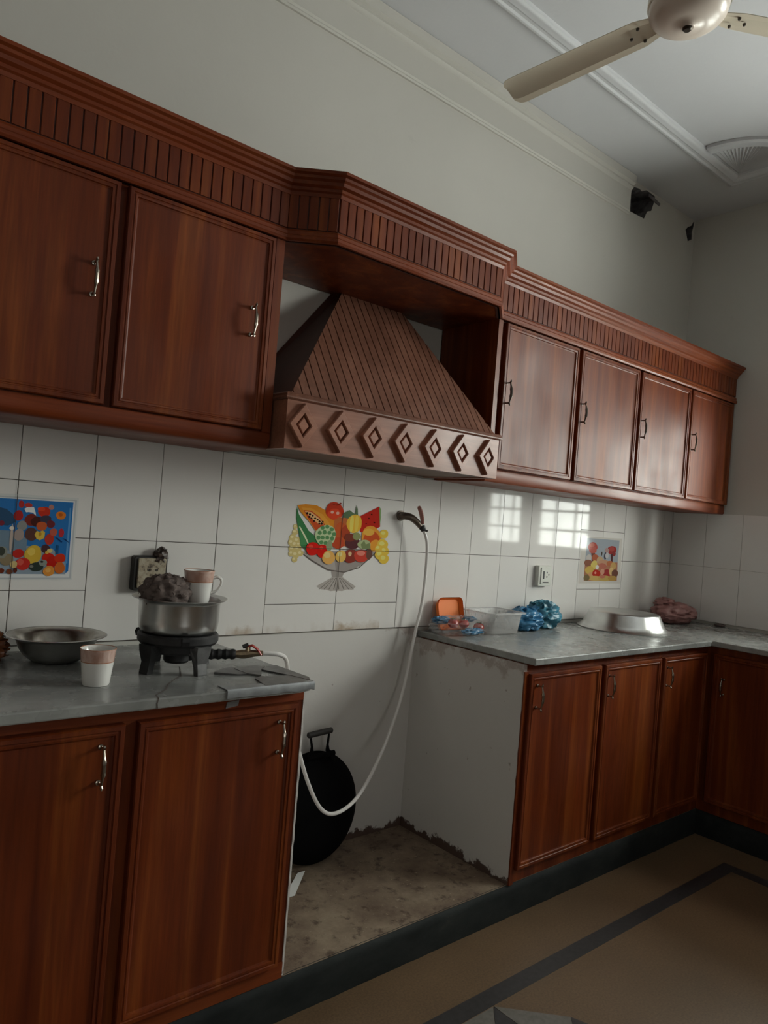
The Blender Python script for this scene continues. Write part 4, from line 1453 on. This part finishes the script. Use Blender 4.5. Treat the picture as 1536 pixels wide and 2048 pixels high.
VX, VY, VZ = -.300, -.398, CT + .040
m = MB()
pts, rad = [], []
A, B = V(SX + .03, SY - .005, CT + .036), V(VX - .02, VY + .005, VZ)
for k in range(25):
    q = k / 24
    pts.append(A + (B - A) * q)
    rad.append(.0135 + .0016 * math.sin(q * 42) + (.003 if q < .25 else 0))
m.tube(pts, rad, 12)
m.build('mixer_tube', 'iron', st)
m = MB()
m.tube([V(VX - .024, VY + .006, VZ), V(VX - .006, VY, VZ), V(VX + .004, VY - .003, VZ), V(VX + .03, VY - .010, VZ + .002), V(VX + .052, VY - .016, VZ + .002)], [.008, .012, .012, .009, .007], 10)
m.tube([V(VX + .012, VY - .004, VZ), V(VX + .012, VY - .004, VZ + .020)], [.008, .007], 10)
va = m.build('gas_valve', 'brass', st)
m = MB()
m.tube([V(VX + .008, VY - .002, VZ + .020), V(VX + .022, VY - .008, VZ + .024), V(VX + .036, VY - .014, VZ + .014), V(VX + .046, VY - .020, VZ - .002)], [.005, .0065, .0065, .005], 8, flat=(1.2, .55))
m.build('red_lever', 'red', va)['label'] = 'red lever of the gas valve'
m = MB()
m.tube([V(VX - .002, VY, VZ + .020), V(VX + .012, VY - .004, VZ + .025)], [.006, .006], 8)
m.build('valve_nut', 'iron', va)

# ---- cooking pot with scourer and cup
PX, PY, PZ = -.465, -.337, CT + .0988
pot = thing('cooking_pot', (PX, PY, PZ), 'shiny aluminium pot sitting on the black gas burner', 'pot')
m = MB()
prof = [(.001, 0), (.086, 0), (.096, .004), (.101, .014), (.103, .030), (.104, .078), (.106, .083), (.116, .087), (.121, .0885), (.1225, .090), (.121, .0915), (.114, .090), (.104, .087), (.1015, .080), (.1005, .03), (.098, .015), (.086, .006), (.001, .005)]
m.lathe(prof, (PX, PY, PZ), 64, True, True)
m.build('pot_body', 'steel', pot, angle=50)

o = MB()
o.blob((PX, PY, PZ + .044), (.088, .088, .034), 40, 22, .06, 6, 2)
o.blob((-.512, -.345, PZ + .106), (.064, .054, .044), 60, 40, .20, 4.5, 11)
for k in range(70):
    a, b_ = random.uniform(0, 2 * PI), random.uniform(-.2, 1.2)
    c = V(-.512 + .060 * math.cos(a) * math.cos(b_), -.345 + .054 * math.sin(a) * math.cos(b_), PZ + .105 + .040 * math.sin(b_))
    t1 = V(random.uniform(-1, 1), random.uniform(-1, 1), random.uniform(-.4, 1)).normalized() * .013
    o.tube([c, c + t1 * .6 + V(0, 0, .003), c + t1], [.0016, .0012, .0006], 5)
rg = o.build('scouring_rag', 'rag', None, angle=60)
tag(rg, 'matted grey-brown scouring rag heaped in the aluminium pot', 'rag')


def make_cup(loc, label, rz, group='pink-banded china cups'):
    t = thing('tea_cup', loc, label, 'cup', group)
    m = MB()
    pr = [(.001, .002), (.024, .002), (.026, 0), (.029, 0), (.0305, .004), (.0335, .030), (.0365, .054), (.0368, .056), (.0395, .080), (.0405, .084), (.0400, .0853), (.0388, .084), (.0345, .054), (.031, .012), (.026, .006), (.001, .006)]
    ms = [0, 0, 0, 0, 0, 0, 2, 1, 1, 2, 2, 0, 0, 0, 0]
    m.lathe(pr, loc, 48, True, True, ms=ms)
    m.build('cup_body', ['china', 'china_band', 'china_line'], t, angle=50)
    m = MB()
    L = Vector(loc)
    m.tube([L + V(x, 0, z) for x, z in ((.0375, .066), (.048, .070), (.059, .064), (.060, .050), (.052, .036), (.042, .028), (.0325, .025))], [.0060, .0054, .005, .0048, .0048, .0052, .0056], 8, smooth_path=2, flat=(1.25, .8))
    m.build('cup_handle', 'china', t)
    t.rotation_euler = (0, 0, rz)
    return t


make_cup((-.421, -.345, PZ + .078), 'china cup with its handle showing, standing in the aluminium pot', math.radians(-25))
make_cup((-.703, -.432, CT + .0004), 'china cup standing on the left worktop in front of the steel bowl', math.radians(75))

# ---- steel bowl
m = MB()
bc = (-.712, -.150, CT + .0004)
m.lathe([(.001, 0), (.050, 0), (.060, .003), (.078, .016), (.090, .034), (.098, .056), (.108, .064), (.120, .067), (.123, .0685), (.120, .070), (.106, .067), (.096, .060), (.087, .036), (.074, .017), (.056, .005), (.001, .003)], bc, 64, True, True, ms=[0] * 9 + [1] * 6)
bo = m.build('steel_bowl', ['steel', 'steel_dirty'], None, angle=50)
tag(bo, 'wide-rimmed steel bowl with a stained inside on the left worktop', 'bowl')

# ---- brown bag at the frame's left
m = MB()
m.blob((-.872, -.10, CT + .034), (.050, .055, .038), 40, 26, .55, 3.6, 5, flat=-.033, ridge=True)
br_ = m.build('plastic_bag', 'brown_bag', None, angle=60)
tag(br_, 'crumpled brown plastic bag left of the steel bowl', 'bag')

# ---- tape patches on the broken corner
m = MB()
T0 = CT + .0006


def sheet(mb, pts, th=.0012, seed=0, amp=.002):
    """thin crumpled sheet lying on the worktop"""
    top = []
    for i, (x, y) in enumerate(pts):
        top.append((x, y, T0 + th + amp * (.5 + .5 * noise.noise(V(x * 40, y * 40, seed)))))
    mb.hexa([(x, y, T0) for x, y in pts], top)


sheet(m, [(-.402, -.435), (-.360, -.395), (-.325, -.385), (-.300, -.42), (-.325, -.470), (-.352, -.468)], .002, 1, .004)
sheet(m, [(-.330, -.410), (-.262, -.392), (-.235, -.41), (-.262, -.437), (-.300, -.500), (-.325, -.470)], .002, 2, .005)
sheet(m, [(-.262, -.437), (-.235, -.41), (-.194, -.40), (-.190, -.56), (-.205, -.588), (-.228, -.52)], .0016, 3, .003)
sheet(m, [(-.300, -.500), (-.290, -.512), (-.228, -.52), (-.205, -.588), (-.240, -.599), (-.345, -.599), (-.330, -.520)], .0016, 4, .002)
td = m.build('tape_patch', 'foil_dark', None, smooth=False)
tag(td, 'sooty torn tape stuck over the chipped corner of the left worktop', 'tape')
m = MB()
R = []
for k in range(24):
    x = -.452 + (.452 - .200) * k / 23
    j = .004 * noise.noise(V(x * 25, 2, 0))
    b_ = .006 * noise.noise(V(x * 30, 7, 0))
    ex = .0 if k > 2 else .012 - .004 * k
    R.append([V(x, -.566 + ex + j * 2, CT + .0006), V(x, -.566 + ex + j * 2, CT + .0022), V(x, -.6005, CT + .0028), V(x, -.6035, CT - .001), V(x, -.6037, .878 + b_), V(x, -.602, .877 + b_), V(x, -.6022, CT - .001), V(x, -.600, CT + .0010)])
m.rings(R, True, True, True)
te = m.build('tape_strip', 'foil', None, angle=40)
tag(te, 'silver tape strip folded over the front edge of the left worktop', 'tape')
m = MB()
m.hexa([(-.430, -.5592, .842), (-.397, -.5592, .846), (-.394, -.5592, .860), (-.427, -.5592, .857)], [(-.430, -.5612, .842), (-.397, -.5612, .846), (-.394, -.5612, .860), (-.427, -.5612, .857)])
ts = m.build('tape_scrap', 'foil', None, smooth=False)
tag(ts, 'little silver tape scrap stuck on the wood just below the left worktop edge', 'tape')

# ---- white gas hose from the wall cock down through the niche up to the stove
hp = [(.655, -.058, 1.302), (.668, -.062, 1.290), (.684, -.064, 1.244), (.695, -.055, 1.124), (.690, -.052, 1.0), (.667, -.05, .906), (.622, -.06, .676), (.521, -.10, .506), (.353, -.20, .405), (.24, -.26, .372), (.13, -.30, .372), (.075, -.30, .405), (.018, -.30, .506), (-.02, -.30, .60), (-.075, -.33, .72), (-.125, -.37, .83), (-.160, -.405, .915), (-.195, -.425, .934), (-.235, -.418, .938), (VX + .045, VY - .014, VZ + .002)]
m = MB()
m.tube(hp, .0062, 10, smooth_path=3)
hs = m.build('gas_hose', 'hose', None)
tag(hs, 'white rubber gas hose hanging from the wall cock and looping through the niche', 'hose')

# ---- gas cock on the wall
gc = thing('gas_cock', (.60, -.03, 1.34), 'grimy brass gas cock with a faded lever on the tiled wall', 'tap')
m = MB()
m.tube([(.585, -.001, 1.352), (.587, -.022, 1.352), (.603, -.040, 1.350), (.628, -.050, 1.334), (.648, -.056, 1.312), (.655, -.058, 1.303)], [.016, .015, .0145, .013, .010, .007], 14, smooth_path=2)
m.lathe([(.001, 0), (.021, 0), (.021, .004), (.015, .006)], (.585, -.001, 1.352), 20, fn=lambda p: V(p.x, -p.z, p.y))
m.build('cock_body', 'cock', gc)
m = MB()
m.tube([(.648, -.062, 1.318), (.656, -.064, 1.300)], [.011, .011], 8)
m.tube([(.640, -.058, 1.307), (.672, -.070, 1.300)], [.004, .004], 8)
m.build('clamp', 'iron', gc)
m = MB()
m.tube([(.648, -.064, 1.326), (.636, -.072, 1.346), (.622, -.076, 1.372), (.614, -.074, 1.388), (.612, -.072, 1.394)], [.005, .007, .0072, .0068, .004], 8, flat=(1.25, .6))
m.build('lever', 'pink_lever', gc)

# ---- black pan leaning in the niche
pc = thing('pan', (.215, -.10, .109), 'big round black iron pan with a grip leaning on the niche wall', 'pan')


def pan_fn(p):
    q = V(p.x, -p.z, p.y)
    t = math.radians(-9)
    return V(q.x, q.y * math.cos(t) - q.z * math.sin(t), q.y * math.sin(t) + q.z * math.cos(t))


m = MB()
m.lathe([(.001, .062), (.06, .060), (.11, .050), (.15, .034), (.176, .014), (.186, 0), (.190, -.002), (.190, -.006), (.183, -.006), (.170, .008), (.14, .026), (.08, .044), (.001, .052)], (.222, -.075, .303), 72, True, True, fn=pan_fn)
m.build('pan_body', 'pan', pc, angle=50)
for s in (-1,):
    m = MB()
    cx, cy = .240, -.052
    for e in (-1, 1):
        m.tube([(cx + e * .052, cy - .016, .452), (cx + e * .046, cy - .012, .480), (cx + e * .034, cy - .006, .492), (cx + e * .034, cy - .004, .512), (cx + e * .040, cy, .545), (cx + e * .036, cy, .556)], [.009, .010, .008, .0045, .004, .004], 8)
    m.tube([(cx - .058, cy - .015, .476), (cx + .058, cy - .015, .482)], [.010, .010], 8)
    h = m.build('pan_handle', 'pan', pc)
    m = MB()
    m.tube([(cx - .052, cy, .553), (cx - .049, cy, .553), (cx + .049, cy, .560), (cx + .052, cy, .560)], [.008, .0105, .0105, .008], 12)
    m.build('grip', 'rubber', h)

# ---- white scrap on the niche floor
m = MB()
m.hexa([(.010, -.235, .1095), (.055, -.235, .1095), (.150, -.150, .128), (.120, -.15, .128)], [(.010, -.235, .1110), (.055, -.235, .1110), (.150, -.150, .1295), (.120, -.15, .1295)])
m.hexa([(.060, -.21, .109), (.075, -.21, .109), (.13, -.155, .109), (.12, -.155, .109)], [(.060, -.21, .1125), (.075, -.21, .1125), (.13, -.155, .128), (.12, -.155, .128)])
sc_ = m.build('paper_scrap', 'paper', None, smooth=False)
tag(sc_, 'torn white scrap lying on the dirty niche floor beside the left base cabinet', 'scrap')


# ---- sockets
def plate_box(mb, x0, x1, z0, z1, y0, y1, r, mm=0):
    pts = []
    for cx, cz, a0 in ((x1 - r, z1 - r, 0), (x0 + r, z1 - r, 90), (x0 + r, z0 + r, 180), (x1 - r, z0 + r, 270)):
        for k in range(5):
            a = math.radians(a0 + 22.5 * k)
            pts.append((cx + r * math.cos(a), cz + r * math.sin(a)))
    c = ((x0 + x1) / 2, (z0 + z1) / 2)
    R = [[V(x, y1, z) for x, z in pts], [V(x, y0 + .002, z) for x, z in pts], [V(c[0] + (x - c[0]) * .965, y0, c[1] + (z - c[1]) * .965) for x, z in pts]]
    mb.rings(R, True, True, True, mm)


so = thing('wall_socket', (-.422, -.015, 1.115), 'grimy square socket in a black box above the stove', 'socket')
m = MB()
plate_box(m, -.474, -.370, 1.062, 1.166, -.026, -.0008, .008)
m.build('back_box', 'plastic_black', so)
m = MB()
plate_box(m, -.462, -.376, 1.070, 1.160, -.031, -.0262, .005)
pl = m.build('socket_plate', 'plate_grimy', so)
m = MB()
for x, z in ((-.43, 1.125), (-.405, 1.125), (-.418, 1.10)):
    m.lathe([(.001, 0), (.0035, 0), (.0035, .001)], (x, -.0312, z), 10, fn=lambda p: V(p.x, -p.z, p.y))
m.build('pin_hole', 'slot', pl)
m = MB()
m.blob((-.392, -.020, 1.168), (.020, .018, .022), 18, 12, .5, 3, 4)
m.tube([(-.405, -.016, 1.166), (-.395, -.018, 1.188), (-.386, -.018, 1.192), (-.376, -.018, 1.180), (-.372, -.020, 1.158)], [.006, .006, .005, .006, .007], 8, smooth_path=1)
m.build('melted_plug', 'soot_hook', so)['label'] = 'melted dark lump on top of the socket'

so = thing('wall_socket', (1.50, -.012, 1.125), 'clean white socket on the tiles above the blue bags', 'socket')
m = MB()
plate_box(m, 1.455, 1.552, 1.078, 1.174, -.024, -.0008, .006)
m.build('back_box', 'plastic_white', so)
m = MB()
plate_box(m, 1.470, 1.540, 1.088, 1.166, -.028, -.0242, .004)
pl = m.build('socket_plate', 'plastic_white', so)
m = MB()
m.box(1.484, 1.489, -.0292, -.0278, 1.112, 1.148)
m.box(1.489, 1.494, -.0288, -.0278, 1.112, 1.148)
for x, z in ((1.510, 1.142), (1.510, 1.122), (1.524, 1.132)):
    m.box(x, x + .006, -.0286, -.0278, z - .004, z + .004)
m.box(1.484, 1.528, -.0284, -.0278, 1.094, 1.098)
m.build('slots', 'slot', pl, smooth=False)

# ---- right worktop: clear bag with tomatoes, orange tray, tub, blue bags, basin, pink bag
m = MB()
m.blob((.845, -.108, CT + .030), (.125, .082, .038), 52, 30, .42, 3.2, 21, flat=-.0295, ridge=True)
cb = m.build('plastic_bag', 'clear_bag', None, angle=70)
tag(cb, 'clear plastic bag of tomatoes at the left end of the right worktop', 'bag')
m = MB()
m.blob((.785, -.070, CT + .050), (.040, .026, .014), 30, 16, .5, 4, 31, ridge=True)
m.blob((.868, -.172, CT + .018), (.058, .016, .012), 30, 16, .5, 4, 33, ridge=True)
m.blob((.915, -.105, CT + .056), (.030, .020, .010), 30, 16, .5, 4, 36, ridge=True)
bb2 = m.build('plastic_bag', 'blue_bag', None, angle=70)
tag(bb2, 'torn blue plastic bag wrapped around the tomatoes', 'bag')
tl = ['leftmost red tomato in the clear bag, half under blue plastic', 'middle red tomato in the clear plastic bag', 'rightmost red tomato in the clear bag, next to the tub']
for i, (x, y, z, r) in enumerate(((.800, -.125, .044, .022), (.852, -.135, .042, .021), (.925, -.150, .028, .022))):
    t = thing('tomato', (x, y, CT + z - r), tl[i], 'tomato', 'tomatoes in the clear bag')
    m = MB()
    m.lathe([(.0005, -r * .84), (r * .5, -r * .76), (r * .86, -r * .4), (r, 0), (r * .9, r * .42), (r * .6, r * .74), (r * .25, r * .82), (.0005, r * .74)], (x, y, CT + z), 24)
    m.build('tomato_body', 'tomato', t)
    m = MB()
    for k in range(5):
        a = 2 * PI * k / 5
        m.tube([V(x, y, CT + z + r * .78), V(x + r * .3 * math.cos(a), y + r * .3 * math.sin(a), CT + z + r * .86), V(x + r * .55 * math.cos(a), y + r * .55 * math.sin(a), CT + z + r * .80)], [.0015, .002, .0006], 5)
    m.build('calyx', 'calyx', t)

# orange tray leaning on the wall
m = MB()


def tray_pt(u, v, w):
    t = math.radians(14)
    return V(.788 + u, -.050 - w * math.cos(t) + v * math.sin(t), CT + .001 + v * math.cos(t) + w * math.sin(t))


def rrect(x0, x1, z0, z1, rs):
    pts = []
    for (cx, cz, a0), r in zip(((x1, z1, 0), (x0, z1, 90), (x0, z0, 180), (x1, z0, 270)), rs):
        sx = -1 if cx == x1 else 1
        sz = -1 if cz == z1 else 1
        for k in range(6):
            a = math.radians(a0 + 18 * k)
            pts.append((cx + sx * r + r * math.cos(a), cz + sz * r + r * math.sin(a)))
    return pts


def tp(i, w):
    return [tray_pt(u, v, w) for u, v in rrect(i, .150 - i, i, .135 - i, (.018, .034, .012, .012))]


m.rings([tp(0, .018), tp(0, .016), tp(.006, 0), tp(.010, -.0), tp(.008, .002), tp(.003, .018)], True, False, False)
m.add(tp(.010, 0), [tuple(range(24))])
m.add(tp(.008, .002), [tuple(range(24))])
ot = m.build('plastic_tray', 'orange', None, angle=50, fix=False)
tag(ot, 'bright orange plastic tray leaning on the tiles behind the clear bag', 'tray')

# translucent tub
m = MB()
cx, cy = 1.045, -.125


def tr(hw, hd, r, z):
    pts = []
    for sx, sy, a0 in ((1, 1, 0), (-1, 1, 90), (-1, -1, 180), (1, -1, 270)):
        for k in range(6):
            a = math.radians(a0 + 18 * k)
            pts.append(V(cx + sx * (hw - r) + r * math.cos(a), cy + sy * (hd - r) + r * math.sin(a), CT + z))
    return pts


m.rings([tr(.086, .062, .02, .001), tr(.090, .066, .022, .004), tr(.101, .078, .024, .086), tr(.112, .090, .03, .090), tr(.114, .092, .03, .086), tr(.114, .092, .03, .0915), tr(.100, .077, .024, .092), tr(.088, .064, .02, .006), tr(.084, .060, .02, .0035)], True, True, True)
tb = m.build('plastic_tub', 'tub', None, angle=50)
tag(tb, 'translucent rectangular plastic tub between the orange tray and the blue bags', 'tub')

# two knotted carrier bags
def carrier(c, r, seed, mat, label, knot):
    t = thing('carrier_bag', (c[0], c[1], CT + .0004), label, 'bag', 'blue bags on the right worktop')
    m = MB()
    m.blob((c[0], c[1], CT + r[2] * .86), r, 60, 38, .30, 2.1, seed, flat=-r[2] * .845, ridge=True)
    m.build('bag_body', mat, t, angle=70)
    m = MB()
    k = V(c[0] + knot[0], c[1] + knot[1], CT + r[2] * 1.62)
    m.blob(k, (.018, .015, .013), 16, 12, .4, 3, seed + 1)
    for a in knot[2]:
        a = math.radians(a)
        d = V(math.cos(a), math.sin(a) * .6, .25)
        R = []
        for q in range(7):
            s = q / 6
            w = .008 + .022 * s
            e = V(-d.y, d.x, 0).normalized()
            p = k + d * (.055 * s) + V(0, 0, .010 * math.sin(3 * s + seed))
            R.append([p - e * w, p - e * w * .3 + V(0, 0, .008), p + e * w * .4 + V(0, 0, -.004), p + e * w + V(0, 0, .005), p + e * w * .4 + V(0, 0, -.0046), p - e * w * .3 + V(0, 0, .0074)])
        m.rings(R, True, True, True)
    m.build('bag_knot', mat, t, angle=70)
    return t


carrier((1.262, -.110), (.092, .072, .052), 41, 'blue_bag', 'knotted blue carrier bag directly right of the translucent tub', (.02, -.01, (30, 170, 250)))
carrier((1.430, -.085), (.090, .068, .064), 52, 'teal_bag', 'taller blue-green carrier bag beside the upturned steel basin', (-.02, 0, (10, 140, 200)))

# upturned steel basin
m = MB()
m.lathe([(.001, .080), (.10, .081), (.158, .082), (.163, .079), (.166, .074), (.188, .028), (.195, .016), (.212, .006), (.217, .003), (.216, 0), (.210, .003), (.193, .013), (.186, .026), (.163, .070), (.156, .077), (.001, .076)], (1.885, -.222, CT + .0005), 72, True, True)
ds = m.build('steel_basin', 'steel', None, angle=40)
tag(ds, 'upturned shiny steel basin on the right worktop', 'basin')
m2 = MB()
m2.blob((2.500, -.150, CT + .050), (.150, .105, .058), 56, 34, .22, 2.0, 61, flat=-.0495, ridge=True)
m2.blob((2.455, -.120, CT + .100), (.06, .05, .030), 30, 18, .4, 2.6, 63, ridge=True)
pk = m2.build('plastic_bag', 'pink', None, angle=70)
tag(pk, 'dull pink bag slumped in the far corner of the right worktop', 'bag')
m = MB()
m.blob((2.655, -.335, CT + .008), (.032, .026, .010), 22, 14, .4, 3, 71, flat=-.0078)
sp = m.build('sponge', 'rag', None, angle=60)
tag(sp, 'small dark sponge by the right wall next to the pink bag', 'sponge')
